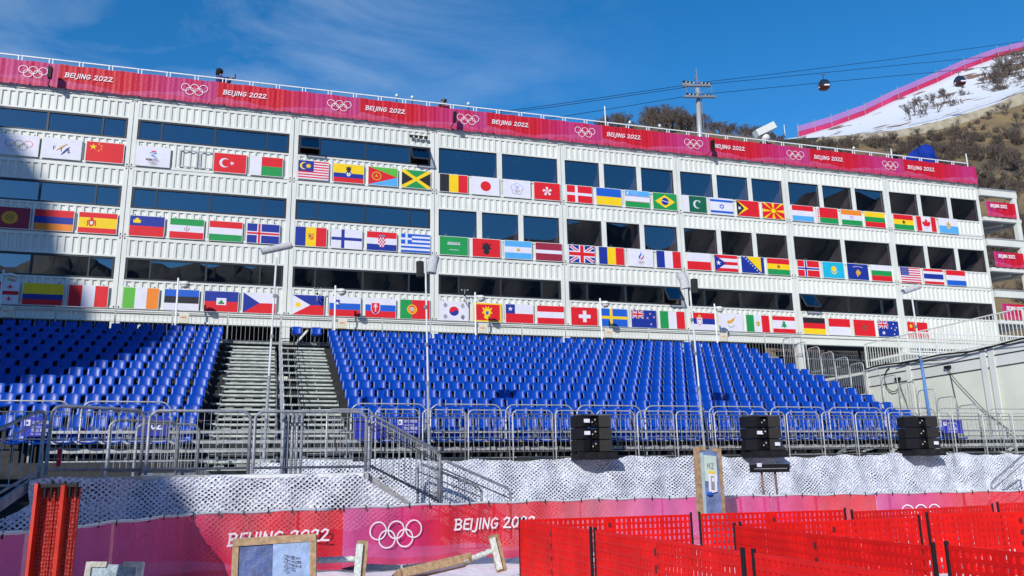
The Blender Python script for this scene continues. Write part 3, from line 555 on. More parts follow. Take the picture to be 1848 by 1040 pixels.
# ---------------------------------------------------------------- stair tower at the right end
t=thing('stair_tower','open white steel landing tower with small red banners at the right end of the building','stair tower')
for z0 in (14.0,11.14,8.27):
    b=MB(); b.box(48.7,51.25,-.02,.2,z0+2.0,z0+2.72,WHITE) if 0 else b.box(48.7,51.25,-.05,.18,z0+2.42,z0+2.78,WHITE); b.box(48.7,51.25,-.08,.18,z0+2.78,z0+2.84,GALV); b.build('beam',t)
    b=MB(); b.box(48.7,51.3,-.05,.18,z0+.98,z0+1.18,WHITE); b.box(48.7,51.3,.18,3,z0+1.0,z0+1.06,GALVD); b.build('landing',t)
    for k in range(2): b=MB(); b.bar((48.8+k*1.1,2.6,z0+.9),(50.2+k*1.1,.2,z0+.85),.08,.08,WHITE); b.build('brace',t)
    b=MB(); b.box(50.95,51.25,-.04,.2,z0-.02,z0+.98,WHITE); b.box(50.95,51.2,-.04,.2,z0+1.18,z0+2.42,WHITE); b.build('post',t)
    b=MB(); uv={}; pts=[(48.9+2.0*k/14,-.12-.03*math.sin(k*1.9)) for k in range(15)]
    sheet(b,pts,lambda k:z0+1.2,lambda k:z0+2.05,BM,uv,.75,.2); o=b.build('small_banner',t); setuv(o,uv)
    b=MB(); A=Art(b,lambda u,v,k:(u,-.16-k,v),.0006); A.text(PWH,'BEIJING 2022',49.15,z0+1.72,.17,.035,.12,.62,.8); b.build('printed_lettering',o)
# ---------------------------------------------------------------- grandstand
def RY(i): return -1.8-.85*i              # seat-back line of row i (0 = top)
def RZ(i): return 7.4-.337*i              # top of the seat backs
def TZ(i): return RZ(i)-.80               # tread
XL0,XL1=-2.4,10.02; XR0,XR1=13.72,32.35
t=thing('grandstand','temporary steel grandstand carrying the blocks of blue seats','grandstand')
for a,b_ in ((XL0,XL1+.1),(XR0-.1,XR1+.9)):
    b=MB()
    for i in range(14):
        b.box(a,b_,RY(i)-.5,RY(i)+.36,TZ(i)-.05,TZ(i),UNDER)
        b.box(a,b_,RY(i)-.505,RY(i)-.485,TZ(i)-.335,TZ(i)-.052,UNDER)  # dark riser plate standing in for the shade below each row
    b.build('seat_deck',t)
b=MB()
for z,y,h in ((2.62,-13.1,.07),(2.42,-13.05,.09),(2.86,-12.95,.06),(2.2,-13.2,.05)):
    b.box(7.0,36,y,y+.05,z,z+h,GALV)
for k in range(30): b.box(6.6+k*.98,6.64+k*.98,-12.9,-12.86,1.9,3.0,GALVD)
b.build('front_ledger',t)
b=MB(); b.box(-3,36,-12.6,-12.5,.1,2.7,UNDER); b.build('under_shade_sheet',t)  # near-black sheet in place of the shade behind the ledgers
for x in (XL0,5,20,26,XR1+.9):
    b=MB(); b.prism([(RY(13)-.5,.2),(RY(13)-.5,TZ(13)-.06),(RY(0)+.3,TZ(0)-.06),(RY(0)+.3,.2)],0,x-.03,x+.03,UNDER); b.build('side_frame',t)
# scattered light planks lying under the right end
for k in range(12):
    b=MB(); x=27+random.random()*8; b.bar((x,-13.3,2.2+random.random()*.1),(x+random.uniform(.5,1.1),-12.9,2.25+random.random()*.25),.12,.03,random.choice([PLANK,FOAM,PLANKD])); tag(b.build('loose_plank'),'loose pale plank lying under the right end of the stand','plank','loose planks under the stand')
# stairs between the seat blocks
def stairs(x0,x1,side,lab,full):
    t=thing('stairway',lab,'stairs')
    for i in range(14):
        y=RY(i)
        b=MB(); b.box(x0,x1,y-.52,y-.08,TZ(i)-.055,TZ(i),PLANK); b.box(x0,x1,y+.0,y+.34,TZ(i)-.05,TZ(i)-.004,PLANKD); b.build('tread',t)
        b=MB(); z=TZ(i)-.168; b.box(x0+.02,x1-.02,y-.80,y-.45,z-.055,z,PLANK); b.build('step',t)
        b=MB()   # perforated riser: rails with posts, dark gaps between
        zz=TZ(i)-.168; n=6 if not full else 4; wd=(x1-x0)/n
        yy=y-.44
        b.box(x0,x1,yy,yy+.02,TZ(i)-.085,TZ(i)-.057,PLANKD); b.box(x0,x1,yy,yy+.02,zz+.0,zz+.03,PLANKD)
        if not full:
            for k in range(0,n,2): b.box(x0+k*wd*1.0+wd*.55,x0+k*wd+wd*1.45,yy+.003,yy+.018,zz+.03,TZ(i)-.085,PLANKD)
        else: b.box((x0+x1)/2-.02,(x0+x1)/2+.02,yy-.02,yy+.018,zz+.03,TZ(i)-.085,GALV)
        b.build('riser',t)
    b=MB()
    for x in (x0-.03,x1+.03): b.bar((x,RY(0),TZ(0)-.15),(x,RY(13)-.6,TZ(13)-.2),.04,.18,GALVD)
    b.build('stringer',t)
stairs(10.36,11.85,0,'left flight of pale steps beside the left seat block',False)
stairs(12.55,13.62,1,'right flight of pale steps beside the right seat block',True)
t=thing('stair_filler','steel gratings along both flights of the pale steps','grating')
b=MB(); b2=MB()
for i in range(14):
    for k in range(2): b.box(10.14+.11*k,10.17+.11*k,RY(i)-.5,RY(i)+.2,TZ(i)-.04,TZ(i)-.01,GALVD)
    b.box(10.1,10.36,RY(i)-.5,RY(i)-.46,TZ(i)-.03,TZ(i)+.01,PLANK); b2.box(12.05,12.55,RY(i)-.5,RY(i)-.46,TZ(i)-.05,TZ(i),PLANK); b2.box(12.05,12.5,RY(i)-.46,RY(i)+.3,TZ(i)-.05,TZ(i)-.02,PLANKD)
    b2.box(12.0,12.12,RY(i)-.44,RY(i)+.2,TZ(i)-.3,TZ(i)-.06,BLACK); b2.box(12.28,12.31,RY(i)-.5,RY(i)-.47,TZ(i)-.3,TZ(i)-.05,PLANK)
b.build('grating_bars',t); b2.build('filler_plate',t)
# divider railing between the flights: stepped panels
def bars_panel(w,h,rb=.12,r=.018,pitch=.11,legs=.18,mt=GALV,mtb=None,corner=.16,top2=None,rb2=.008,mid=None,horiz=0):
    """fence panel standing in its local X-Z plane, from x=0 to w, frame bottom at z=legs"""
    mtb=mtb or mt; out=[]
    a=[]
    for k in range(5): q=math.pi/2*k/4; a.append((corner-corner*math.cos(q),0,h-corner+corner*math.sin(q)))
    pts=[(0,0,0)]+a+[(w-p[0],0,p[2]) for p in reversed(a)]+[(w,0,0)]
    f=MB(); f.tube(pts,r,mt,6); f.tube([(0,0,legs),(w,0,legs)],r*.8,mt,5)
    zt=h-.0
    if top2: f.tube([(0,0,h-top2),(w,0,h-top2)],r*.8,mt,5); zt=h-top2
    b=MB(); n=max(2,int(w/pitch))
    for k in range(1,n): b.tube([(w*k/n,0,legs),(w*k/n,0,zt)],rb2,mtb,4)
    for k in range(horiz): z=legs+(zt-legs)*(k+1)/(horiz+1); b.tube([(0,.012,z),(w,.012,z)],rb2*.8,mtb,4)
    return f,b
def fence(name,lab,cat,w,h,loc,rz,group=None,**k):
    t=thing(name,lab,cat,loc,rz,group); f,b=bars_panel(w,h,**k); f.build('frame',t); b.build('bars',t); return t
p=None
for i in range(0,14):
    lab='%s railing panel down the middle of the steps, counted from the top'%ORD[i]
    loc=(12.0,RY(i)+.35,TZ(i)-.0)
    if p is None: p=fence('stair_divider_railing',lab,'railing',.84,1.15,loc,-math.pi/2,'divider railing between the two flights',pitch=.09,mt=GALV,rb2=.009)
    else: dup(p,loc,label=lab)
# seats
def seat_mb(mb=None,o=(0,0,0),M=BLUE,j=0):
    mb=mb or MB(); W=.385; prof=[(-.43,-.385),(-.425,-.36),(-.20,-.385),(-.045,-.385),(.0,-.345),(.03,-.22),(.055,-.1),(.075,-.02),(.08,0)]  # (y, z) pan front to back top
    nx=6; vs=[]
    for side in (0,1):
        for a,(y,z) in enumerate(prof):
            for i in range(nx):
                u=(i/(nx-1)*2-1); ed=.055*abs(u)**2.6
                wf=.5*W*(1-.05*max(0,(a-4))/4)
                xx=u*wf; yy=y-(ed if a>=4 else 0); zz=z+(ed*.7 if a<4 else 0)
                if a==len(prof)-1 : zz-=.03*abs(u)**4
                if side: yy+=.014 if a>=4 else 0; zz-=.014 if a<4 else 0
                vs.append((o[0]+xx,o[1]+yy+j,o[2]+zz))
    k=len(prof); fs=[(a*nx+i,a*nx+i+1,(a+1)*nx+i+1,(a+1)*nx+i) for a in range(k-1) for i in range(nx-1)]
    q=k*nx; fs+=[tuple(reversed([q+e for e in f])) for f in fs]
    for a in range(k-1):
        for i in (0,nx-1): fs.append((a*nx+i,(a+1)*nx+i,q+(a+1)*nx+i,q+a*nx+i))
    for i in range(nx-1):
        for a in (0,k-1): fs.append((a*nx+i,a*nx+i+1,q+a*nx+i+1,q+a*nx+i))
    mb.add(vs,fs,M,True)
    for x in (-.09,.07): mb.box(o[0]+x,o[0]+x+.03,o[1]-.2,o[1]+.0,o[2]-.8,o[2]-.40,UNDER)
    return mb
S=[]
for i in range(14):
    nL=int((XL1-XL0)/.487)
    for k in range(nL):
        x=XL1-.24-.487*k
        if i>=11 and x<5.2+.45*(i-11): continue
        S.append((x,RY(i),RZ(i),'left',i,k))
    nR=int((XR1-XR0)/.46)
    for k in range(nR): S.append((XR0+.23+.46*k,RY(i),RZ(i),'right',i,k))
def vis(s):
    d=Vector(s[:3])-CAM; z=d.dot(FW); return abs(d.dot(RT)/z*F)<930
S=[s for s in S if vis(s)]
S.sort(key=lambda s:(Vector(s[:3])-CAM).length)
base=seat_mb().build('stadium_seat'); tag(base,'',None); first=True
for s in S[:300]:
    o=base if first else base.copy()
    if not first: C.objects.link(o)
    first=False
    o.location=s[:3]; o.rotation_euler=(random.gauss(0,.012),0,random.gauss(0,.012))
    o['label']='blue plastic seat, %s from the stairs in the %s row from the front, %s block'%(ORD[s[5]],ORD[13-s[4]],s[3])
    o['category']='seat'; o['group']='blue stadium seats'
rest=MB()
for s in S[300:]: seat_mb(rest,s[:3],BLUE,random.gauss(0,.006))
tag(rest.build('stadium_seats'),'mass of blue plastic seats in the upper rows of the stand','seats',None,'stuff')
for x in (12.62,13.35):
    o=base.copy(); C.objects.link(o); o.location=(x,-1.5,7.55); tag(o,'single blue seat at the head of the stairs, the %s of two'%('left' if x<13 else 'right'),'seat','blue stadium seats')
# ---------------------------------------------------------------- walkway behind the top row
b=MB(); b.box(-2,34,-1.35,-.2,6.85,6.93,PLANKD); tag(b.build('walkway'),'narrow metal walkway behind the top row of seats','walkway')
p=None
for i in range(19):
    x=-1.6+1.95*i
    if p is None: p=fence('walkway_railing','x','railing',1.92,1.12,(x,-1.15,6.93),0,'railing panels along the walkway above the seats',pitch=.155,legs=.06,r=.017,corner=.03,rb2=.007,top2=.10)
    else: p2=dup(p,(x,-1.15,6.93))
    (p if i==0 else p2)['label']='%s railing panel from the left along the walkway behind the top seats'%ORD[i]
# domed cameras on poles along the walkway
def globe_pole(x,lab):
    t=thing('globe_camera_pole',lab,'camera pole',(x,-1.25,6.93),0,'white poles with globe cameras on the walkway')
    b=MB(); b.tube([(-.24,0,0),(-.26,0,2.35)],.035,RAILW,8); b.bar((-.26,0,2.2),(0,0,2.22),.04,.04,RAILW); b.build('pole',t)
    b=MB(); b.ball((0,0,2.1),.17,WHITE,12,8,.85); b.build('globe',t)
    b=MB(); b.tube([(.174*math.cos(a*.5236),.174*math.sin(a*.5236),2.1) for a in range(12)],.012,BLACK,4,True); b.build('seam_ring',t)
    b=MB(); b.box(-.12,.22,-.12,.0,.62,1.0,mat('cream_equipment_box',(.62,.60,.50),.5)); b.build('equipment_box',t)
    b=MB(); A=Art(b,lambda u,v,k:(u,-.121-k,v)); A.text(PC['o'],'VMAT',-.08,.8,.07,.012,0,.6,.9); b.build('lettering',t)
for i,x in enumerate((2.7,8.5,14.3,20.0,25.6,31.2)): globe_pole(x,'white pole with a striped globe camera, %s from the left above the seats'%ORD[i])
for i,(px,py) in enumerate(((572,520),(838,522))):
    c=at(px,py+20,-.25); t=thing('wind_sensor','small grey wind sensor on a facade bracket, the %s one'%('left' if i==0 else 'right'),'sensor',c)
    b=MB(); b.bar((.15,.2,-.1),(-.05,-.1,0),.03,.03,DARKF); b.tube([(0,-.1,-.1),(0,-.1,.45)],.015,GALV); b.tube([(-.12,-.1,.4),(.12,-.1,.42)],.014,GALV); b.ball((0,-.1,.2),.05,BLACK); b.build('mount',t)
    b=MB(); [b.ball((dx,-.1,.42),.035,GALV,6,5) for dx in (-.13,.13)]; b.build('cup',t)
# ---------------------------------------------------------------- front of the stand: crowd barriers
p=None; i=0; x=13.6
while x<35.5:
    lab='%s wide galvanised barrier from the left in front of the right seat block'%ORD[i]
    if p is None: p=fence('crowd_barrier',lab,'barrier',1.86,1.46,(x,-12.93,2.12),0,'wide barriers in front of the first seat row',pitch=.155,legs=.62,r=.02,corner=.22,top2=.24,rb2=.007)
    else: dup(p,(x,-12.93,2.12),label=lab)
    x+=1.98; i+=1
for i,x in enumerate((5.5,7.6)): 
    dup(p,(x,-12.93,2.12),label='white painted barrier before the left seats, the %s one'%('left' if i==0 else 'right'))
p=None; i=0; x=12.98
while x<36.5:
    lab='%s narrow galvanised barrier from the left on the deck edge above the white net'%ORD[i]
    if p is None: p=fence('deck_barrier',lab,'barrier',1.07,1.25,(x,-13.4,2.15),0,'narrow barriers along the deck edge',pitch=.12,legs=.22,r=.018,corner=.13,top2=.2,rb2=.0065,horiz=0)
    else: dup(p,(x,-13.4+random.uniform(-.02,.02),2.15),rz=random.uniform(-.012,.012),label=lab)
    x+=1.155; i+=1
b=MB(); b.box(11,36.6,-13.7,-12.6,2.05,2.13,PLANKD); tag(b.build('front_deck'),'narrow metal deck carrying the barriers in front of the stand','deck')
# sign plates
def sign(x,y,z,wd,ht,lab,txt,lines=None):
    b=MB(); b.box(x,x+wd,y-.01,y,z,z+ht,SIGNB); o=b.build('sign_plate')
    tag(o,lab,'sign','blue signs on the barriers'); b=MB(); A=Art(b,lambda u,v,k:(u,y-.011-k,v))
    if txt: A.text(PC['w'],txt,x+wd*.45,z+ht*.38,.17,.035,0,.62,.9)
    if b.v: b.build('lettering',o)
    if lines:
        for k,(s,sz,dx,dz) in enumerate(lines):
            cu=bpy.data.curves.new('sign_text','FONT'); cu.body=s; cu.size=sz; cu.extrude=.001; to=bpy.data.objects.new('t',cu); C.objects.link(to); me_=bpy.data.meshes.new_from_object(to.evaluated_get(bpy.context.evaluated_depsgraph_get())); bpy.data.objects.remove(to); to=bpy.data.objects.new('lettering',me_); C.objects.link(to); to.parent=o; to.location=(x+dx,y-.014,z+dz); to.rotation_euler=(math.pi/2,0,0); me_.materials.clear(); me_.materials.append(PC['w'])
        b=MB(); b.box(x+.05,x+.17,y-.013,y-.011,z+ht-.19,z+ht-.06,PC['w']); b.box(x+.09,x+.13,y-.015,y-.013,z+ht-.16,z+ht-.10,SIGNB); b.build('pictogram',o)
sign(8.78,-12.97,2.80,.66,.42,'blue block sign C2 behind the gate at the left','C2')
sign(13.65,-12.97,2.72,.8,.50,'blue block sign C3 at the left end of the right barriers','C3')
LN=[('\u8bf7\u52ff\u5012\u9760',.085,.2,.27),('No Leaning',.06,.2,.19),('\u7981\u6b62\u7ffb\u8d8a',.085,.2,.10),('No Crossing',.06,.2,.03)]
sign(14.62,-13.37,2.82,.62,.40,'blue notice plate with pictogram near the left stair rail',None,LN)
sign(31.15,-13.3,2.80,.75,.42,'blue notice plate right of the right loudspeaker stack',None,LN)
sign(6.45,-13.0,2.80,.5,.42,'shaded blue notice plate behind the leftmost railing',None,LN)
# ---------------------------------------------------------------- stepped side railing at the right end
p=None
for i in range(13):
    y=-2.75-.827*i; z=6.79-.337*(i-2)-1.32; lab='%s stepped railing panel down the right side of the stand'%ORD[i]
    if p is None: p=fence('side_railing',lab,'railing',.76,1.32,(33.3,y,z),-math.pi/2,'stepped railing down the right side of the stand',pitch=.12,r=.02,corner=.16,rb2=.007,legs=.12)
    else: dup(p,(33.3,y,z),label=lab)
# ---------------------------------------------------------------- poles with microphones
def micpole(x,top,lab,kind,lean=0,wrap=False):
    t=thing('microphone_pole',lab,'pole',(x,-13.62,2.1),0)
    b=MB(); L_=top-2.1; b.tube([(lean,0,-.1),(lean*.6,0,L_*.4)],.034,GALV,8); b.tube([(lean*.6,0,L_*.4),(0,0,L_)],.024,mat('pale_mast_paint',(.6,.62,.63),.4),8); b.build('pole',t)
    
    for k in range(1,5): b=MB(); b.tube([(lean*(1-k*.25),0,L_*k*.2),(lean*(1-k*.25),0,L_*k*.2+.08)],.042,GALVD,8); b.build('clamp',t)
    if kind=='long': b=MB(); b.tube([(-.36,-.05,L_+.12),(-.33,-.05,L_+.13),(.30,0,L_+.33),(.34,0,L_+.35)],.085,FUR,10); b.build('fur_microphone',t)
    else:
        s=1 if kind=='bl' else -1
        b=MB(); b.tube([(.14*s,0,L_-.02),(.18*s,.0,L_+.25),(.24*s,.05,L_+.42)],.13,FUR,10); b.build('fur_microphone',t)
        b=MB(); b.tube([(-.14*s,0,L_-.14),(-.15*s,0,L_+.26)],.10,FURB,10); b.build('black_microphone',t)
    if wrap:
        b=MB(); b.tube([(lean*.2+.0,0,L_*.62),(lean*.45,0,L_*.5),(lean*.8,0,L_*.12)],.04,mat('blue_pole_sleeve',(.10,.24,.55),.5),8,r2=.05); b.build('blue_sleeve',t)
micpole(11.65,7.0,'leaning pale pole with a white furry microphone in front of the stairs','long',-.07)
micpole(15.3,6.85,'pale pole with a black and a grey furry microphone, second from the left','bl',.12)
micpole(22.77,6.8,'pale pole with crossed furry microphones right of the middle','br',.12)
micpole(30.35,6.9,'pole with a white furry microphone and a blue sleeve at the right','long',.1,True)
# loudspeaker stacks
def stack(x,lab,lb):
    t=thing('loudspeaker_stack',lab,'loudspeaker',(x,-14.0,2.13),0,'black loudspeaker stacks on the deck edge'); t.scale=(.86,1,1)
    b=MB(); b.prism([(-.62,0),(-.5,.18),(.62,.18),(.66,0)],1,-.35,.3,BLACK); b.build('base_frame',t)
    b=MB(); 
    for q in (-.3,.1,.45): b.box(q-.1,q+.1,-.356,-.35,.05,.14,mat('base_slot',(.004,.004,.005),.6))
    b.build('base_slot',t)
    for k in range(3):
        z=.20+.30*k
        b=MB()
        for s in (-1,1):
            f=[(s*.14,-.20),(s*.44,-.36),(s*(.60-.02*k),-.05),(s*.52,.3),(s*.14,.3)]
            if s<0: f=f[::-1]
            b.prism(f,2,z,z+.275,BLACK)
        b.box(-.14,.14,-.08,.28,z+.02,z+.255,BLACK)
        if k==2: b.prism([(-.58,-.05),(-.44,-.37),(-.14,-.22),(.14,-.22),(.44,-.37),(.58,-.05),(.5,.3),(-.5,.3)],2,z+.276,z+.31,mat('speaker_lid',(.03,.034,.045),.35))
        b.build('speaker_box',t)
        b=MB(); b.tube([(-.1,-.2,z+.22),(-.02,-.3,z+.1),(.06,-.26,z-.02),(.02,-.24,z-.1)],.011,BLACK,5); b.tube([(.09,-.2,z+.24),(-.03,-.28,z+.14),(.03,-.28,z+.02)],.009,BLACK,5)
        b.ball((-.04,-.14,z+.12),.025,GALV,6,5); b.ball((.06,-.13,z+.18),.03,GALV,6,5); b.build('cable',t)
    for k,s in lb:
        b=MB(); b.box(.3*s-.09,.3*s+.09,-.345,-.335,.20+.3*k+.1,.20+.3*k+.19,PC['w']); b.build('white_label',t)
stack(19.5,'left black loudspeaker stack with two white labels on its left side',[(2,-1),(1,-1)])
stack(24.4,'middle black loudspeaker stack with two white labels',[(1,-1),(0,1)])
stack(29.6,'right black loudspeaker stack with one white label',[(0,1)])
# ---------------------------------------------------------------- white camouflage nets
def netmat():
    m=bpy.data.materials.new('white_camouflage_netting'); m.use_nodes=True; nt=m.node_tree; b=nt.nodes['Principled BSDF']; L=nt.links.new; b.inputs['Roughness'].default_value=.75
    tc=N(nt,'ShaderNodeTexCoord'); mp=N(nt,'ShaderNodeMapping'); mp.inputs['Rotation'].default_value=(0,0,0)
    wv=N(nt,'ShaderNodeTexNoise'); wv.inputs['Scale'].default_value=3.2; wd=N(nt,'ShaderNodeMix',data_type='VECTOR'); wd.inputs['Factor'].default_value=.10
    L(tc.outputs['Object'],mp.inputs[0]); L(tc.outputs['Object'],wv.inputs['Vector']); L(mp.outputs[0],wd.inputs['A']); L(wv.outputs['Color'],wd.inputs['B'])
    sp=N(nt,'ShaderNodeSeparateXYZ'); L(wd.outputs['Result'],sp.inputs[0])
    def M(op,a,b_=None,c=None):
        q=N(nt,'ShaderNodeMath',operation=op)
        for k,x in enumerate((a,b_,c)):
            if x is None: continue
            if isinstance(x,(int,float)): q.inputs[k].default_value=x
            else: L(x,q.inputs[k])
        return q.outputs[0]
    p=M('MULTIPLY_ADD',sp.outputs[0],.82,sp.outputs[2]); q_=M('MULTIPLY_ADD',sp.outputs[0],-.82,sp.outputs[2])
    f=M('MULTIPLY',M('ABSOLUTE',M('SINE',M('MULTIPLY',p,41))),M('ABSOLUTE',M('SINE',M('MULTIPLY',q_,41))))
    n=N(nt,'ShaderNodeTexNoise'); n.inputs['Scale'].default_value=1.6; n.inputs['Detail'].default_value=5; n.inputs['Roughness'].default_value=.65; L(tc.outputs['Object'],n.inputs['Vector'])
    mr=N(nt,'ShaderNodeMapRange'); mr.inputs[1].default_value=.36; mr.inputs[2].default_value=.64; mr.inputs[3].default_value=.50; mr.inputs[4].default_value=1.08; L(n.outputs[0],mr.inputs[0])
    h=N(nt,'ShaderNodeTexNoise'); h.inputs['Scale'].default_value=22; h.inputs['Detail'].default_value=2; L(tc.outputs['Object'],h.inputs['Vector'])
    f2=M('ADD',f,M('MULTIPLY_ADD',h.outputs[0],.9,-.45)); solid=M('LESS_THAN',f2,mr.outputs[0])
    L(solid,b.inputs['Alpha']); b.inputs['Base Color'].default_value=(.60,.64,.74,1)
    cr_=N(nt,'ShaderNodeValToRGB'); cr_.color_ramp.elements[0].color=(.42,.46,.58,1); cr_.color_ramp.elements[1].color=(.74,.77,.84,1); cr_.color_ramp.elements[0].position=.35; cr_.color_ramp.elements[1].position=.6; L(h.outputs[0],cr_.inputs[0]); L(cr_.outputs[0],b.inputs['Base Color'])
    bu=N(nt,'ShaderNodeBump'); bu.inputs['Strength'].default_value=.7; bu.inputs['Distance'].default_value=.03; L(f2,bu.inputs['Height']); L(bu.outputs[0],b.inputs['Normal'])
    return m
NET=netmat()
STAGE_SHADE=mat('understage_shade_tone',(.12,.135,.165),.9,var=.3)  # dark tone for the understage shade seen through the net holes
def net(lab,xs,top,bot,yt,yb,step=.16,nz=9,amp=.06):
    n=int((xs[1]-xs[0])/step); vs=[]
    for i in range(n+1):
        u=i/n; x=xs[0]+(xs[1]-xs[0])*u
        zt=top(x)+.025*math.sin(x*3.1)+.02*math.sin(x*7.7); zb=bot(x)
        for j in range(nz+1):
            v=j/nz; z=zt+(zb-zt)*v; y=yt(x)+(yb(x)-yt(x))*v+amp*math.sin(x*2.3+v*1.5)*v+.04*math.sin(x*6.1+v*5)+.03*math.sin(x*11-v*9)
            vs.append((x+.03*math.sin(z*9+x),y,z))
    m=MB(); m.add(vs,[(i*(nz+1)+j,i*(nz+1)+j+1,(i+1)*(nz+1)+j+1,(i+1)*(nz+1)+j) for i in range(n) for j in range(nz)],NET,True)
    o=m.build('camouflage_net'); tag(o,lab,'net','white camouflage nets under the stand'); return o
k_=lambda v:(lambda x:v)
net('long white camouflage net hanging under the narrow deck barriers',(11.3,37),lambda x:2.17-.03*math.sin(x*.8),k_(.15),k_(-13.85),k_(-14.1))
b=MB(); b.box(9,37,-13.5,-13.45,.1,2.04,STAGE_SHADE); tag(b.build('stage_shade_sheet'),'dark sheet standing in for the shade behind the long white net','shade sheet')  # added sheet, coloured as the shade under the stage
net('white camouflage net hanging below the gates of the left platform',(8.05,14.6),lambda x:1.83 if x<13.4 else 1.83-(x-13.4)*.75,lambda x:min(.2+max(0,x-13.4)*.5,.8),lambda x:-17.45+(.0 if x>9.5 else -(9.5-x)*.8),lambda x:-17.5+(.0 if x>9.5 else -(9.5-x)*.8)+max(0,x-12.5)*.25,amp=.05)
b=MB(); b.box(9.6,13.3,-17.2,-17.15,.1,1.75,STAGE_SHADE); b.box(8.1,9.6,-17.2,-17.15,.1,1.75,STAGE_SHADE); tag(b.build('platform_shade_sheet'),'dark sheet standing in for the shade under the left platform','shade sheet')  # added sheets, coloured as the shade under the platform
net('white camouflage net beside the left steps, in shade',(6.9,8.3),lambda x:1.62-(8.4-x)*.55,k_(.1),lambda x:-18.9,lambda x:-19.1)
# ---------------------------------------------------------------- left platform, its gates and stairs
t=thing('access_platform','grey metal platform behind the left gates','platform')
b=MB(); b.prism([(8.0,-18.3),(9.5,-17.3),(13.55,-17.3),(13.55,-13.5),(8.0,-13.5)],2,1.78,1.86,PLANKD); b.build('deck',t)
b=MB(); b.bar((8.0,-18.32,1.8),(9.5,-17.34,1.8),.05,.13,GALV); b.box(9.5,13.5,-17.38,-17.33,1.74,1.87,GALV); b.box(10.7,13.4,-17.42,-17.385,1.79,1.86,RAILW); b.build('edge_beam',t)
b=MB(); 
for x in (8.3,10.3,12.3): b.box(x,x+.06,-17.1,-17.04,0,1.78,GALVD)
b.build('leg',t)
def gate(x0,y0,x1,y1,z,h,lab,**k):
    wd=math.hypot(x1-x0,y1-y0); return fence('platform_gate',lab,'gate',wd,h,(x0,y0,z),math.atan2(y1-y0,x1-x0),'grey gate panels on the left platform',**k)
K=dict(r=.032,corner=.17,legs=.1,pitch=.115,rb2=.006,mt=GALVD,mtb=GALV,horiz=5)
gate(8.17,-18.3,9.47,-17.35,1.88,1.14,'leftmost gate panel, in shade, nearest the left handrail',**K)
gate(9.56,-17.36,11.30,-17.36,1.88,1.14,'middle gate panel above the white net',**K)
gate(11.38,-17.36,13.44,-17.36,1.88,1.14,'right gate panel ending at the stair rail',**K)
gate(8.75,-16.3,9.9,-15.6,1.88,1.05,'grey panel standing behind the leftmost gate',**K)
gate(9.0,-14.6,10.2,-14.2,1.88,1.1,'rear panel on the platform near the red extinguisher',**K)
p=gate(11.9,-17.1,11.95,-15.9,1.88,1.12,'first of the stacked panels seen edge-on at the foot of the stairs',**{**K,'horiz':0})
for i in range(4): dup(p,(11.98+.09*i,-17.0,1.88),label='%s of the stacked panels seen edge-on at the foot of the stairs'%ORD[i+1])
t=thing('fire_extinguisher','small red fire extinguisher standing behind the left gate','extinguisher',tuple(at(105,842,-17.2))); b=MB(); b.tube([(0,0,0),(0,0,.30)],.04,PC['r'],8); b.build('cylinder',t); b=MB(); b.tube([(0,0,.34),(.0,0,.4),(.05,0,.42)],.015,BLACK,5); b.build('valve',t)
def slope_rail(name,lab,a,b_,h,drop=.12,mt=GALVD,n=10,lower=True):
    t=thing(name,lab,'handrail'); a=Vector(a); b_=Vector(b_); up=Vector((0,0,1)); d=(b_-a)
    f=MB(); c=.06; f.tube([a,a+up*(h-.14),a+up*(h-.05)+d*.02,a+up*h+d*.07,b_+up*h-d*.05,b_+up*(h-.06),b_+up*(h-.18),b_],.03,mt,7)
    if lower: f.tube([a+up*drop,b_+up*drop],.022,mt,6); f.tube([a+up*(h-.2),b_+up*(h-.2)],.015,mt,5)
    f.build('rail',t); b=MB()
    for k in range(1,n): q=a+d*k/n; b.tube([q+up*drop,q+up*(h-.03)],.007,GALV,4)
    b.build('bars',t); return t
slope_rail('stair_handrail','sloping handrail down the right end of the platform',(13.55,-17.0,1.9),(15.05,-16.6,1.15),1.12,n=12)
slope_rail('stair_handrail','rear sloping handrail of the same flight',(13.7,-15.9,1.9),(15.2,-15.7,1.2),1.08,n=12)
slope_rail('stair_handrail','lower sloping handrail ending behind the banner fence',(15.3,-15.6,1.1),(16.85,-15.6,.42),1.05,n=12)
slope_rail('stair_handrail','rear lower handrail against the white net',(14.9,-14.9,1.1),(16.4,-14.8,.5),1.0,n=11)
slope_rail('stair_handrail','big sloping handrail at the left edge, descending toward the viewer',(8.12,-18.5,1.85),(6.9,-21.3,.6),1.12,n=14)
slope_rail('stair_handrail','handrail rising at the right edge behind the banner fence',(30.9,-15.0,.3),(32.3,-15.0,1.1),1.05,n=9)
t=thing('platform_steps','pale steps descending right from the platform','steps'); b=MB()
for k in range(7): b.box(13.6+.25*k,13.85+.25*k,-16.9,-15.9,1.74-.19*k,1.78-.19*k,PLANK)
b.build('tread',t); b=MB(); b.bar((13.45,-17.25,1.76),(15.2,-17.1,.62),.05,.2,GALV); b.build('stringer',t); b=MB(); b.bar((13.6,-15.9,1.7),(15.2,-15.9,.5),.05,.2,GALV); b.build('stringer',t)
t=thing('platform_steps','dark steps at the left edge with pale nosings','steps'); b=MB()
for k in range(7): y=-18.3-.33*k; b.box(5.2,7.9-.12*k,y-.33,y,1.72-.2*k,1.76-.2*k,GALVD)
b.build('tread',t); b=MB(); b.bar((8.05,-18.4,1.8),(6.9,-21.0,.4),.05,.16,GALVD); b.build('stringer',t)
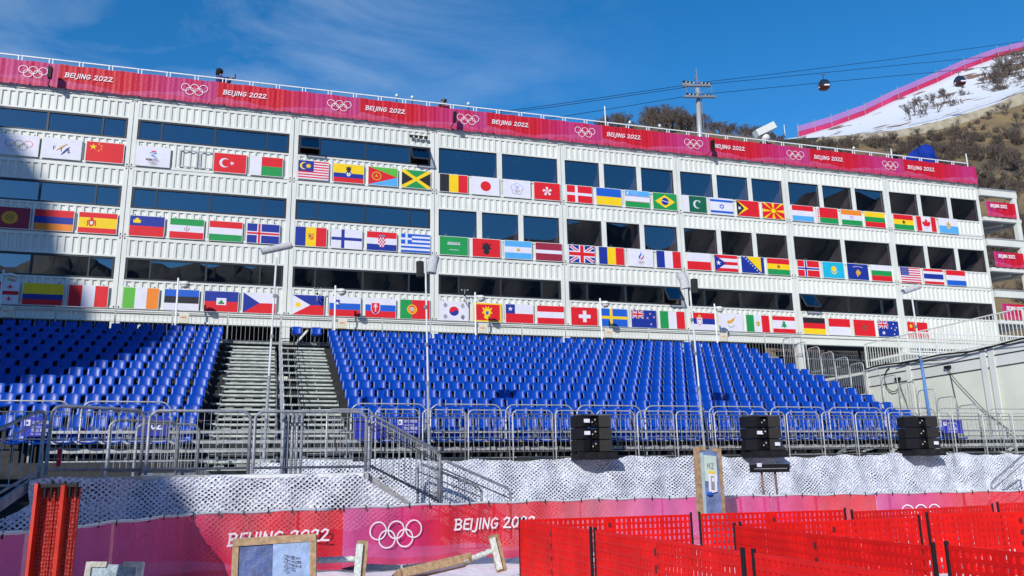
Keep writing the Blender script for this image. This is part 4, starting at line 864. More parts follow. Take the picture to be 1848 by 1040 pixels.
# television panel on two posts
t=thing('screen_stand','black screen back mounted on two brown steel posts before the white net','screen')
b=MB(); b.box(22.7,23.78,-16.03,-15.98,1.74,1.93,BLACK); b.build('screen',t)
for x in (23.08,23.45): b=MB(); b.tube([(x,-15.94,.2),(x-.03,-15.94,1.85)],.028,mat('rusty_post_steel',(.22,.13,.10),.6,.2,var=.3),8); b.build('post',t)
b=MB(); b.box(22.8,23.7,-16.04,-16.032,1.82,1.835,GALV); b.box(22.88,23.0,-16.045,-16.032,1.87,1.96,PC['w']); b.build('label_strip',t)
# ---------------------------------------------------------------- snow ground in the foreground
def gz(x,y): return .10+.05*math.sin(x*.9+y*.5)+.04*math.sin(x*2.3-y*1.7)+.02*math.sin(x*5.1+y*4.3)+.03*math.sin(y*3.1)
nx,ny=150,110; vs=[]
for j in range(ny+1):
    for i in range(nx+1):
        x=-14+62*i/nx; y=-40+30*j/ny; vs.append((x,y,gz(x,y)+.012*math.sin(x*17+y*13)*math.sin(y*19-x*7)))
b=MB(); b.add(vs,[(j*(nx+1)+i,j*(nx+1)+i+1,(j+1)*(nx+1)+i+1,(j+1)*(nx+1)+i) for j in range(ny) for i in range(nx)],SNOW,True); struct(b.build('snow_ground'))
b=MB(); b.box(-900,900,-1200,16,-1.2,-.12,mat('dirty_snow_flat',(.5,.5,.52),.8,var=.3,scale=.05)); struct(b.build('ground'))
# ---------------------------------------------------------------- printed mesh fence on the snow
FP=[(-150,985,-24.6),(0,967,-23.0),(137,952,-21.4),(340,930,-18.7),(460,925,-18.3),(620,919,-17.95),(740,913,-17.7),(900,908,-17.3),(1079,902,-17.0),(1247,898,-16.9),(1400,895,-16.9),(1580,892,-17.0),(1848,886,-17.5),(2100,880,-18.2)]
FQ=[at(a,b_,c) for a,b_,c in FP]
SA=[0]
for p,q in zip(FQ,FQ[1:]): SA.append(SA[-1]+(q.xy-p.xy).length)
def fpt(s):
    s=max(0,min(s,SA[-1]-1e-4)); k=max(i for i in range(len(SA)-1) if SA[i]<=s); u=(s-SA[k])/(SA[k+1]-SA[k]); p=FQ[k].lerp(FQ[k+1],u); d=(FQ[k+1].xy-FQ[k].xy).normalized(); return p,Vector((d.y,-d.x,0))
def mesh_fence_mat():
    m=banner_mat('printed_mesh_fence',5.77,0,1,2,.88); nt=m.node_tree; r=[n for n in nt.nodes if n.type=='VALTORGB'][0]; e=r.color_ramp.elements
    while len(e)>2: e.remove(e[1])
    e[0].position=0; e[0].color=(.52,.07,.24,1); e[1].position=1; e[1].color=(.60,.01,.02,1)
    for p,c in ((.10,(.56,.02,.14)),(.16,(.60,.012,.03)),(.33,(.62,.01,.02)),(.42,(.58,.10,.15)),(.55,(.55,.07,.26)),(.80,(.56,.03,.17)),(.90,(.60,.02,.04))): q=e.new(p); q.color=(*c,1)
    return m
MF=mesh_fence_mat()
def s_at(i): return SA[i]
segs=[('purple and red printed fence banner at the left, behind the red roll',0,SA[5],.50,1.0),('long red and pink fence banner with rings in the middle',SA[5],SA[11],0,1.0),('red printed fence banner at the right end',SA[11],SA[13]-.01,0,.55)]
bans=[]
for lab,s0,s1,u0,u1 in segs:
    n=int((s1-s0)/.09); pts=[];tz=[]
    for k in range(n+1):
        p,nn=fpt(s0+(s1-s0)*k/n); w_=.018*math.sin(k*.9)+.012*math.sin(k*.37); pts.append((p.x+nn.x*w_,p.y+nn.y*w_)); tz.append(p.z+.012*math.sin(k*.45))
    b=MB(); uv={}; sheet(b,pts,lambda k:tz[k]-1.02+.03*math.sin(k*.3),lambda k:tz[k],MF,uv,u0,u1,6); o=b.build('fence_banner'); setuv(o,uv); tag(o,lab,'banner','printed banners on the snow fence')
    bans.append(o); b=MB(); b.tube([(x,y,z+.012) for (x,y),z in list(zip(pts,tz))[::3]],.022,mat('grey_hem_rope',(.5,.52,.56),.7),5); b.build('top_hem',o)
    L_=s1-s0; tie=None
    for k in range(int(L_/.42)+1):
        p,nn=fpt(s0+.42*k)
        if tie is None: b=MB(); b.box(-.008,.008,-.035,-.02,-.04,.05,BLACK); tie=b.build('cable_tie',o,p)
        else: q=tie.copy(); C.objects.link(q); q.location=p
def onf(s0,w0=0,off=.045): return lambda u,v,k:(lambda pn:(pn[0].x+pn[1].x*(off+k),pn[0].y+pn[1].y*(off+k),pn[0].z-1.02+v))(fpt(s0+u))
def spx(px):
    i=max(k for k in range(len(FP)) if FP[k][0]<=px); u=(px-FP[i][0])/(FP[i+1][0]-FP[i][0]); return SA[i]+(SA[i+1]-SA[i])*u
for px,w_,o in ((412,'t',bans[0]),(817,'t',bans[1])):
    b=MB(); A=Art(b,onf(spx(px)),.0008); A.text(PWH,'BEIJING 2022',0,.50 if px<600 else .55,.19,.032,.15,.86,1.13); b.build('printed_lettering',o)
for px,o in ((713,bans[1]),(1655,bans[2])):
    b=MB(); A=Art(b,onf(spx(px)),.0008); A.rings([PWH]*5,0,.53,.155,.024); b.build('printed_rings',o)
b=MB(); A=Art(b,onf(spx(150)),.0008)
FT=bpy.data.curves.new('cn','FONT')
i=0; s=.3
while s<SA[-1]:
    p,nn=fpt(s); b=MB(); x,y=p.x-nn.x*.05,p.y-nn.y*.05; b.box(x-.02,x+.02,y-.02,y+.02,-.1,p.z-.01,GALV); o=b.build('fence_post'); tag(o,'grey post behind the printed fence banner, %s from the left'%ORD[i],'post','posts of the printed fence'); s+=1.95; i+=1
# ---------------------------------------------------------------- red plastic fence maze
REDP=mat('red_plastic_fence',(.62,.005,.003),.55,var=.12,scale=2,spec=.25)
def plastic(L_,name='plastic_fence'):
    b=MB(); H_=.98; nr=9; ncol=int(L_/.086); rh=(H_-.04)/nr
    for k in range(nr+1):
        z=.04+rh*k; hh=.038 if 0<k<nr else .05; b.box(0,L_,-.011,.011,z-hh/2 if k else 0,z+hh/2 if k<nr else H_+.015,REDP)
    for k in range(ncol+1):
        x=L_*k/ncol; ww=.050 if k%7 else .075
        if abs(k-ncol//2)<=0: ww=.16
        b.box(max(0,x-ww/2),min(L_,x+ww/2),-.008,.008,.0,H_,REDP)
    return b
def pl_fence(a,c,lab,first=True):
    a=Vector(a);c=Vector(c);L_=(c-a).length; t=thing('plastic_fence',lab,'fence',(a.x,a.y,gz(a.x,a.y)*.3),math.atan2(c.y-a.y,c.x-a.x),'red plastic fence panels')
    plastic(L_-.08).build('perforated_panel',t); t.location.x,t.location.y=a.x,a.y
    for c_ in [k for k in C.objects if k.parent==t]: c_.location.x=.04
    b=MB(); b.tube([(.012,0,0),(.012,0,1.03)],.022,BLACK,6); b.build('end_post',t); b=MB(); b.tube([(L_-.012,0,0),(L_-.012,0,1.03)],.022,BLACK,6); b.build('end_post',t)
    for k in range(5): b=MB(); b.box(L_*.5-.03,L_*.5+.03,-.0125,.0125,.1+.18*k,.18+.18*k,mat('fence_joint_hole',(.10,.004,.004),.6)); b.build('joint_slot',t)
for a,c,lab in [((15.70,-19.98),(15.70,-23.15),'red plastic fence panel at the left corner, running toward the viewer'),
 ((15.69,-23.3),(15.66,-26.85),'second red plastic panel of the left line, toward the viewer'),((15.66,-27.0),(15.63,-30.3),'nearest red plastic panel of the left line'),
 ((15.76,-19.98),(18.83,-20.12),'rear red plastic panel beside the left corner'),((18.95,-20.16),(21.75,-20.5),'rear red plastic panel right of the MZ pad'),
 ((21.87,-20.5),(25.7,-19.95),'rear red plastic panel before the pink banner'),((25.82,-19.95),(29.3,-19.8),'rear red plastic panel at the right edge'),
 ((18.25,-22.6),(21.5,-22.56),'red plastic panel in the second line, left one'),((21.62,-22.58),(24.9,-23.0),'red plastic panel in the second line, right one'),
 ((18.05,-22.78),(17.79,-26.8),'red plastic panel of the inner line, farther one'),((17.79,-26.95),(17.64,-30.6),'red plastic panel of the inner line, nearer one')]: pl_fence(a,c,lab)
# folded stack of orange red panels standing upright at the left
ORP=mat('shaded_orange_red_plastic',(.50,.018,.004),.5,var=.15,scale=7)  # base colour lowered for the shadow over the stack
def perf(name,col):
    m=bpy.data.materials.new(name); m.use_nodes=True; nt=m.node_tree; b=nt.nodes['Principled BSDF']; L=nt.links.new; b.inputs['Base Color'].default_value=(*col,1); b.inputs['Roughness'].default_value=.5
    tc=N(nt,'ShaderNodeTexCoord'); v=N(nt,'ShaderNodeTexVoronoi'); v.inputs['Scale'].default_value=26; v.inputs['Randomness'].default_value=.35; L(tc.outputs['Object'],v.inputs['Vector'])
    bu=N(nt,'ShaderNodeBump'); bu.inputs['Strength'].default_value=1; bu.inputs['Distance'].default_value=.03; L(v.outputs['Distance'],bu.inputs['Height']); L(bu.outputs[0],b.inputs['Normal']); return m
ORW=perf('shaded_orange_red_weave',(.26,.007,.003))  # weave colour darkened for the same shadow
t=thing('folded_fence_stack','upright stack of folded orange red fence panels with black tops at the lower left','fence stack',(9.31,-23.9,0)); t.rotation_euler=(0,0,R(-8)); t.scale=(.68,.8,1)
for k,(x,wd,y) in enumerate(((0,.0,0),(.055,.30,.10),(.36,.07,-.02),(.44,.17,.06))):
    b=MB()
    if k==0: b.box(0,.045,-.04,.2,0,1.74,ORP)
    elif k==2: b.prism([(x+.02,-.06),(x+.07,-.05),(x+.10,.1),(x,.1)],2,0,1.72,ORP)
    else:
        b.box(x,x+wd,y,y+.04,0,1.70,ORW)
        for j in range(2): b.box(x+wd*.5*j+.04,x+wd*.5*j+.055,y-.012,y,0,1.70,ORW)
    b.build('folded_panel',t)
b=MB(); 
for x in (.0,.11,.2,.31,.38,.46,.55): b.tube([(x+.02,.03,1.6),(x+.02,.03,1.75+.02*math.sin(x*40))],.024,BLACK,6)
b.box(.02,.58,.0,.06,1.70,1.735,BLACK); b.build('black_end_cap',t)
# ---------------------------------------------------------------- padded frames on the snow
def frame_pad(name,lab,cat,W_,H_,th,loc,rot,face,edge=WOOD,ew=.07,extra=None,group=None):
    t=thing(name,lab,cat,loc,0,group); t.rotation_euler=rot
    b=MB(); b.box(-W_/2+ew*.6,W_/2-ew*.6,-th/2,th/2,ew*.5,H_-ew*.5,face); b.build('wrapped_pad',t)
    for (a,c,d,e) in ((-W_/2,-W_/2+ew,0,H_*.47),(-W_/2,-W_/2+ew,H_*.475,H_),(W_/2-ew,W_/2,0,H_),(-W_/2+ew,-W_/2+W_*.36,H_-ew,H_),(W_/2-W_*.34,W_/2-ew,H_-ew,H_)):
        b=MB(); b.box(a,c,-th/2-.02,th/2+.02,d,e,edge); b.build('cardboard_edge',t)
    return t
t=frame_pad('padded_frame','tall leaning pad with cardboard edges and a sheet marked MZ','padded frame',.58,1.42,.10,(20.12,-18.55,.83),(R(-6),R(4.5),R(4)),mat('grey_blue_wrap',(.15,.20,.38),.3,var=.25,scale=4,bump=.4,bscale=5))
b=MB(); b.box(-.14,.15,-.082,-.055,.74,1.26,mat('greenish_paper',(.46,.56,.50),.6)); b.box(-.22,-.15,-.075,-.055,.1,1.3,mat('pale_tape',(.35,.45,.50),.3)); b.build('paper_sheet',t)
b=MB(); b.add([(-.08,-.09,.5),(.12,-.09,.55),(.13,-.09,.88),(-.07,-.09,.9)],[(0,1,2,3)],PC['w']); b.box(-.02,.06,-.096,-.091,.58,.85,PC['G']); b.box(.0,.05,-.1,-.097,.74,.82,PC['w']); b.box(-.06,.08,-.088,-.084,.90,.95,PC['y']); b.build('label',t)
b=MB(); b.ball((-.07,-.1,.50),.08,PC['e'],8,6,.5,1,.3); b.build('blue_tape',t)
b=MB(); A=Art(b,lambda u,v,k:(u,-.083-k,v)); A.text(PC['G'],'MZ',-.08,1.0,.10,.018,0,.62,.95); A.text(PC['k'],'SZ',-.06,.33,.07,.015,0,.62,.9) if 0 else None; b.build('lettering',t)
t=frame_pad('padded_frame','wide wrapped pad with a blue half and a pale half in the lower left','padded frame',1.15,.95,.12,(11.78,-21.0,.0),(R(-8),R(-2),R(-8)),BWRAP,ew=.085)
b=MB(); b.box(-.02,.50,-.075,-.063,.04,.87,WRAPL); b.build('pale_wrap',t)
b=MB(); b.box(-.57,.57,-.09,.07,.86,.965,WOOD); b.build('top_edge',t)
b=MB()
A=Art(b,lambda u,v,k:(.2+v,-.077-k,.66-u)); 
GL['u']=GL['U'];GL['i']=GL['I'];GL['d']=GL['D'];GL['P']=GL['R'];GL['K']=GL['M']
A.text(PC['G'],'R',.02,.05,.0,.0,0) if 0 else None
A.text(mat('marker_ink',(.06,.07,.12),.6),'SPZ',.0,.10,.06,.009,.1,.62,1.1); A.text(MT['marker_ink'],'MTVIT',-.02,.02,.055,.009,.1,.62,1.1); A.text(MT['marker_ink'],'RADIUS',-.04,-.06,.05,.009,.1,.62,1.1); b.build('handwriting',t)
t=frame_pad('padded_frame','small wrapped frame at the bottom edge beside the red stack','padded frame',.60,.5,.10,(9.95,-22.9,.36),(R(-10),R(2),R(-5)),mat('pale_cloth_wrap',(.25,.32,.36),.5,var=.3,scale=8,bump=.5),edge=mat('pale_tape_edge',(.42,.42,.38),.5,var=.2,scale=10,bump=.3),ew=.06)
def tstand(lab,a,b_,plate,tilt,rz):
    t=thing('wrapped_stand',lab,'wrapped pole'); m_=MB(); a=Vector(a);b_=Vector(b_); k=10; m_.tube([a.lerp(b_,i/k)+Vector((0,0,.008*math.sin(i*2.5))) for i in range(k+1)],.045,FOAM,8); m_.build('foam_pole',t)
    m_=MB(); c=Vector(plate); u=Vector((math.sin(tilt),0,math.cos(tilt))); m_.bar(c-u*.30,c+u*.30,.16,.12,WOOD,up=(0,1,0)); m_.bar(c-u*.26+Vector((-.05,-.09,0)),c+u*.26+Vector((-.05,-.09,0)),.10,.03,FOAM,up=(0,1,0)); m_.build('end_plate',t); return t
tstand('foam wrapped pole with an upright cardboard end plate beside the wide pad',(12.4,-20.35,.56),(13.0,-20.3,.55),(13.05,-20.3,.52),R(4),0)
tstand('foam wrapped pole rising to a tilted cardboard end plate left of the red fence',(14.75,-19.9,.40),(15.3,-19.8,.55),(15.36,-19.8,.50),R(-14),0)
t=thing('cardboard_tray','long shallow cardboard edged pad lying slanted on the snow','tray',(13.75,-19.9,.20)); t.rotation_euler=(R(-18),R(-9),R(6)); t.scale=(.82,.9,.9)
b=MB(); b.box(-.02,1.35,-.12,.28,.0,.10,mat('pink_white_wrap',(.55,.48,.55),.4,var=.15,scale=6,bump=.3)); b.build('wrapped_pad',t)
for q in ((-.05,1.40,-.17,-.12,-.02,.13),(-.05,1.40,.28,.33,-.02,.13),(-.10,-.02,-.17,.33,-.02,.13),(1.35,1.42,-.17,.33,-.02,.13)): b=MB(); b.box(*q,WOOD); b.build('cardboard_edge',t)
# ---------------------------------------------------------------- annex with roof railing at the right
t=thing('annex_cabin','cream flat sided cabin at the right with cables along its eave','cabin')
b=MB(); b.box(36,42,-30,-4.45,1.0,5.95,ANNEX); b.build('wall',t)
b=MB()
b.box(35.96,36,-30,-4.42,5.62,5.97,WHITE); b.box(35.975,36,-30,-4.42,5.22,5.60,WHITE2)
for y in (-4.55,-7.0,-10.6,-10.95,-16.9): b.box(35.93,35.96,y-.14,y+.10,1.0,5.9,WHITE)
b.build('frame_rib',t)
b=MB(); b.box(35.945,35.97,-30,-4.5,5.60,5.625,BLACK); b.box(35.955,35.975,-30,-4.5,5.21,5.225,BLACK); b.build('seam',t)
def cable(lab,pts,r=.018,kk='cable'):
    b=MB(); b.tube(pts,r,BLACK,5); o=b.build('cable'); tag(o,lab,kk,'black cables on the cream cabin'); return o
cable('thick black cable bundle along the eave of the cream cabin',[(35.85,-4.6-.7*k,5.93+.04*math.sin(k*1.3)+.03*math.sin(k*.6)) for k in range(36)],.035)
cable('thinner cable sagging below the eave bundle',[(35.83,-6.5-.5*k,5.86+.06*math.sin(k*.9)-.05*math.sin(k*.35)) for k in range(40)],.018)
cable('loop of black cable hanging near the far end of the cream cabin',[(35.9,-6.15-.45*math.cos(a*.45),5.35+.5*math.sin(a*.45)) for a in range(4,13)],.022)
cable('slanting black cable running down the cream cabin wall',[(35.88,-9.0-.115*k-.004*k*k,5.45-.18*k-.02*math.sin(k*.8)) for k in range(18)],.013)
cable('thin cable hanging straight down the cream cabin wall',[(35.9,-9.1-.02*k,5.3-.2*k) for k in range(15)],.012)
cable('short thin cable hanging behind the right pole',[(35.9,-6.5-.03*k*(1+math.sin(k*.4)),5.2-.2*k) for k in range(13)],.012)
for i,(y,z) in enumerate(((-6.4,5.35),(-9.0,5.48))): b=MB(); b.box(35.86,35.95,y-.15,y+.12,z-.06,z+.04,BLACK); tag(b.build('junction_box'),'small black junction box on the cream cabin, %s one'%('far' if i==0 else 'near'),'box')
p=None
for i in range(13):
    y=-4.5-1.95*i
    if p is None:
        p=thing('roof_deck_railing','x','railing',(36.12,y,5.97),0,'white railing along the cream cabin roof')
        b=MB(); b.box(-.025,.025,-1.93,0,1.07,1.11,WHITE); b.box(-.02,.02,-1.93,0,.05,.09,WHITE); b.box(-.03,.03,-.05,.0,0,1.1,WHITE); b.build('frame',p)
        b=MB(); [b.box(-.01,.01,-.15*k-.018,-.15*k,.1,1.06,WHITE) for k in range(1,13)]; b.build('bars',p); q=p
    else: q=dup(p,(36.12,y,5.97))
    q['label']='%s white railing section from the far end of the cream cabin roof'%ORD[i]
b=MB(); b.box(36.2,52,-4.4,-.2,5.8,5.92,WHITE); b.box(40,52,-2.6,-.2,7.0,7.1,WHITE); tag(b.build('side_landing'),'white landing between the cabin roof and the container building','landing')
p=None
for i in range(6):
    x=40.2+1.95*i
    if p is None:
        p=thing('landing_railing','x','railing',(x,-2.6,7.1),0,'white railing along the landing under the facade end')
        b=MB(); b.box(0,1.93,-.02,.02,.92,.98,RAILW); b.box(0,1.93,-.02,.02,.04,.09,RAILW); b.box(0,.05,-.02,.02,0,1,RAILW); b.build('frame',p); b=MB(); [b.box(.14*k,.14*k+.024,-.012,.012,.09,.92,WHITE) for k in range(1,14)]; b.build('bars',p); q=p
    else: q=dup(p,(x,-2.6,7.1))
    q['label']='%s white railing section from the left on the landing beside the cream cabin'%ORD[i]
# ---------------------------------------------------------------- mountain side
GRASS=mat('dry_brown_hillside',(.095,.070,.042),.95,scale=.09,bump=.8,bscale=.8,col2=(.215,.150,.072),thr=(.35,.65),coord='Object')
PISTE=mat('piste_snow',(.62,.64,.68),.7,scale=.11,col2=(.20,.12,.08),thr=(.57,.60),bump=.5,bscale=.5)
CONC=mat('weathered_retaining_wall',(.30,.26,.19),.9,var=.25,scale=.4,bump=.5,bscale=1.5)
def ip(x,T):
    if x<=T[0][0]: return T[0][1]
    for (a,p),(b_,q) in zip(T,T[1:]):
        if x<=b_: return p+(q-p)*(x-a)/(b_-a)
    return T[-1][1]
WB=[(-300,10),(-60,30),(0,44),(60,60),(90,68),(118,71),(130,73),(143.9,75.2),(153.4,77.2),(163.4,80.4),(186.4,88.8),(230,106),(400,165)]
random.seed(3)
def nz_(x,y,s=1): return s*(.9*math.sin(x*.11+y*.07)+.6*math.sin(x*.23-y*.19+1)+.3*math.sin(x*.61+y*.5))
def hill(x,y): u=max(0,(y-13)/95); return 3+(ip(x,WB)-3)*u**.97+nz_(x,y,1.1)*math.sin(math.pi*min(1,u))
vs=[];xs=[-300+6*i for i in range(118)];ys=[13+95*j/34 for j in range(35)]
for y in ys:
    for x in xs: vs.append((x,y,hill(x,y)))
n=len(xs); b=MB(); b.add(vs,[(j*n+i,j*n+i+1,(j+1)*n+i+1,(j+1)*n+i) for j in range(34) for i in range(n-1)],GRASS,True); struct(b.build('hillside'))
# upper terrain: pairs of survey points, retaining wall line (Y 110) and far fence line (Y 170)
UPX=[(1400,253,253),(1440,250,247.5),(1500,247,230),(1560,241,208),(1620,236,179),(1690,220,149),(1740,206,126),(1800,187,104),(1848,165,92)]
PA=[at(a,b_,110) for a,b_,c in UPX]; PB=[at(a,c,170) for a,b_,c in UPX]
for k in range(1,5): PA.append(PA[8]+(PA[8]-PA[7])*k*2.2); PB.append(PB[8]+(PB[8]-PB[7])*k*2.2)
vs=[];M_=12
for A_,B_ in zip(PA,PB):
    for j in range(M_+4):
        u=j/M_; p=A_.lerp(B_,u)
        if u>1: p=B_+Vector((0,(u-1)*120,-(u-1)*60))
        else: p.z-=2.2*math.sin(math.pi*u)
        vs.append(p)
k=M_+4; b=MB(); b.add(vs,[(i*k+j,(i+1)*k+j,(i+1)*k+j+1,i*k+j+1) for i in range(len(PA)-1) for j in range(k-1)],PISTE,True); struct(b.build('ski_piste'))
RG=[(-300,20),(0,52),(60,76),(78,80),(88,86),(96,91),(105,93),(113,93.5),(128,92),(145,91.5),(157,93.5),(200,93)]
def ridge(x,y):
    u=(y-108)/42; a=ip(x,WB); r=ip(x,RG)
    return a+(r-a)*u if u<=1 else r-(u-1)*18
def xsplit(y): return PA[0].x+(PB[0].x-PA[0].x)*(y-110)/60
vs=[];ys=[108+8*j for j in range(13)]
for y in ys:
    xm=xsplit(y)+1
    for i in range(70): x=-300+(xm+300)*i/69; vs.append((x,y,ridge(x,y) if i<69 else min(ridge(x,y),PA[0].lerp(PB[0],min(1,(y-110)/60)).z if y>=110 else ridge(x,y))))
b=MB(); b.add(vs,[(j*70+i,j*70+i+1,(j+1)*70+i+1,(j+1)*70+i) for j in range(12) for i in range(69)],GRASS,True); struct(b.build('ridge'))
# retaining wall
b=MB(); WI=[(1480,248,255),(1540,243,253),(1600,238,250),(1640,231,246),(1690,220,236),(1740,206,222),(1800,187,205),(1848,165,189)]
W0=[at(a,b_,109.6) for a,b_,c in WI]; W1=[at(a,c+2,108.3) for a,b_,c in WI]; W0.append(W0[-1]+(W0[-1]-W0[-2])*4); W1.append(W1[-1]+(W1[-1]-W1[-2])*4)
vs=[];
for p,q in zip(W0,W1): vs+=[p,q,Vector((q.x,q.y+2.5,q.z)),Vector((p.x,p.y+1.5,p.z+.02))]
b.add(vs,[(4*i+a,4*i+(a+1)%4,4*i+4+(a+1)%4,4*i+4+a) for i in range(len(W0)-1) for a in range(4)]+[(0,1,2,3)],CONC); tag(b.build('retaining_wall'),'long weathered beige retaining wall below the snow slope','wall')
b=MB(); b.tube([p+Vector((0,-.3,.5)) for p in W0[3:]],.05,GALVD,4); [b.tube([p,p+Vector((0,-.3,.6))],.05,GALVD,4) for p in W0[3:]]; tag(b.build('wall_guard_rope'),'thin dark guard line along the top of the retaining wall','rope')
# safety fence along the far edge of the piste
t=thing('piste_safety_fence','long magenta safety fence with a hazy upper net along the edge of the snow slope','fence')
LB=PB[1:]
def strip(dz0,dz1,mt,nm,yo=0):
    b=MB(); vs=[]
    for i,(p,q) in enumerate(zip(LB,LB[1:])):
        for k in range(6):
            c=p.lerp(q,k/6); vs+=[c+Vector((0,yo+.3*math.sin(i*6+k),dz0)),c+Vector((0,yo,dz1))]
    b.add(vs,[(2*i,2*i+2,2*i+3,2*i+1) for i in range(len(vs)//2-1)],mt,True); return b.build(nm,t)
strip(-.4,1.7,mat('magenta_fence_cloth',(.40,.012,.07),.8,scale=.06,col2=(.50,.03,.14)),'lower_banner'); strip(1.7,3.6,mat('fine_magenta_net',(.80,.12,.34),.8,alpha=.38),'upper_net')
for p,q in zip(LB,LB[1:]):
    b=MB(); b.tube([p+Vector((0,-.5,-.5)),p+Vector((0,-.5,4.4))],.10,GALV,4); b.build('post',t); c=p.lerp(q,.5); b=MB(); b.tube([c+Vector((0,-.5,-.5)),c+Vector((0,-.5,4.2))],.08,GALV,4); b.build('post',t)
# bare trees
def btree(seed,h,twig=.02,depth=5,spread=.55):
    rnd=random.Random(seed); tr=MB(); cr=MB(); BK=mat('grey_brown_bark',(.10,.085,.075),.95,var=.25,scale=3); TW=mat('brown_twigs',(.095,.073,.062),.95,var=.25,scale=2)
    def seg(p,d,L_,r,k):
        q=p+d*L_; (tr if k<2 else cr).tube([p,(p+q)/2+Vector((rnd.uniform(-1,1),rnd.uniform(-1,1),0))*L_*.06,q],r,BK if k<2 else TW,3,r2=r*.65)
        if k>=depth: return
        for i in range(rnd.choice((2,3,3)) if k else 4):
            e=(d+Vector((rnd.uniform(-1,1),rnd.uniform(-1,1),rnd.uniform(-.15,.75)))*spread*1.25).normalized(); seg(p.lerp(q,rnd.uniform(.5,1)),e,L_*rnd.uniform(.62,.85),max(twig,r*.58),k+1)
    for s in range(rnd.choice((1,2,3))): seg(Vector((rnd.uniform(-.2,.2),rnd.uniform(-.2,.2),-.3)),Vector((rnd.uniform(-.25,.25),rnd.uniform(-.25,.25),1)).normalized(),h*.28,h*.022,0)
    return tr,cr
TREES=[]
for s in range(5):
    tr,cr=btree(s+11,6.0,twig=.022); t=thing('bare_tree','x','tree'); tr.build('trunk',t); cr.build('crown',t); TREES.append((t,tr,cr))
used=set()
def ptree(px,py,Y,h,lab,group):
    p=at(px,py,Y); i=random.randrange(5); t=TREES[i][0]
    if i in used: t=dup(t,p)
    else: used.add(i)
    t.location=p-Vector((0,0,.4)); t.scale=(h/6*random.uniform(.85,1.15),)*2+(h/6,); t.rotation_euler=(0,0,random.uniform(0,6)); t['label']=lab; t['group']=group; t['category']='tree'
random.seed(12)
spots=[(1635,205,135,5),(1652,203,135,6),(1668,205,132,5),(1688,196,136,7),(1700,190,138,6.5),(1715,188,138,6),(1745,185,140,6),(1783,160,145,7),(1800,165,140,9),(1815,150,145,8),(1828,140,150,8),(1840,120,160,8),(1822,185,128,7),(1842,160,135,8),(1642,212,130,5),(1660,196,140,6),(1676,188,146,6.5),(1693,205,128,6),(1706,178,150,6),(1722,200,130,6),(1738,175,150,6),(1752,190,138,6),(1790,178,136,7),(1806,146,152,8),(1832,165,142,8),(1848,140,150,9),(1788,150,150,9),(1795,172,142,8),(1812,168,138,8),(1818,132,156,9),(1825,155,146,8),(1833,125,158,9),(1838,180,132,8),(1846,175,134,9),(1852,120,158,9),(1770,190,138,7),(1779,178,142,7),(1805,190,132,7),(1830,190,130,7),(1845,195,128,8),(1728,182,146,6),(1665,215,128,5)]
for i,s in enumerate(spots): ptree(s[0],s[1],s[2],s[3]*(1.25 if s[0]>1775 else 1),'bare tree on the snow slope, %s from the left'%ORD[i],'bare trees on the snow slope')
spots=[(1455,272,106,6),(1490,275,106,6),(1525,282,104,7.5),(1545,284,103,6),(1575,280,103,7),(1592,283,102,8),(1655,250,107,4.5),(1682,262,104,6),(1700,266,104,6),(1725,238,106,5),(1783,220,106,5),(1815,210,106,5.5),(1712,292,98,8),(1735,300,95,8),(1760,285,97,9),(1775,300,92,8),(1690,290,98,7),(1820,262,98,9),(1840,270,95,9),(1835,240,100,8),(1800,300,88,8),(1840,310,82,8),(1785,330,78,7),(1815,350,72,7),(1840,380,62,7),(1745,262,101,7)]
for i,s in enumerate(spots): ptree(*s,'bare tree on the brown hillside right of the building, %s of those there'%ORD[i],'bare trees on the brown hillside')
def scatter(mb,src,p,s,rz):
    c,sn=math.cos(rz)*s,math.sin(rz)*s
    for q in src:
        o=len(mb.v); mb.v+=[(p[0]+c*v[0]-sn*v[1],p[1]+sn*v[0]+c*v[1],p[2]+s*v[2]) for v in q.v]; k=mb.m(q.ms[0]); mb.f+=[[o+i for i in f] for f in q.f]; mb.mi+=[k]*len(q.f); mb.sm+=[False]*len(q.f)
random.seed(5)
rid=MB()
for k in range(150):
    px=random.uniform(1092,1440) if k<135 else random.uniform(1000,1100); Y=random.uniform(125,160); d=FW+(px-924)/F*RT; x=CAM.x+d.x*(Y-CAM.y)/d.y; z=ridge(x,min(Y,150))
    e=1.0+.3*math.sin((px-1090)/60) if px<1300 else .75
    tr=TREES[random.randrange(5)]; scatter(rid,tr[1:],(x,Y,z-.6),random.uniform(.65,1.4)*e*.96,random.uniform(0,6))
tag(rid.build('ridge_wood'),'far wood of bare brown trees along the ridge behind the roof','wood',None,'stuff')
bs=[btree(60+s,3.0,twig=.018,depth=4,spread=.9) for s in range(4)]
sh=MB()
for k in range(1300):
    px=random.uniform(1440,1900); Y=18+88*random.random()**.7
    d=FW+(px-924)/F*RT-(300-520)/F*UP; x=CAM.x+d.x*(Y-CAM.y)/d.y; x+=random.uniform(-6,6)
    if math.sin(x*.13+Y*.2)+math.sin(x*.31-Y*.11)<-.75: continue
    scatter(sh,bs[k%4],(x,Y,hill(x,Y)-.3),random.uniform(.7,1.5),random.uniform(0,6))
tag(sh.build('hillside_scrub'),'leafless brown scrub covering the hillside','scrub',None,'stuff')
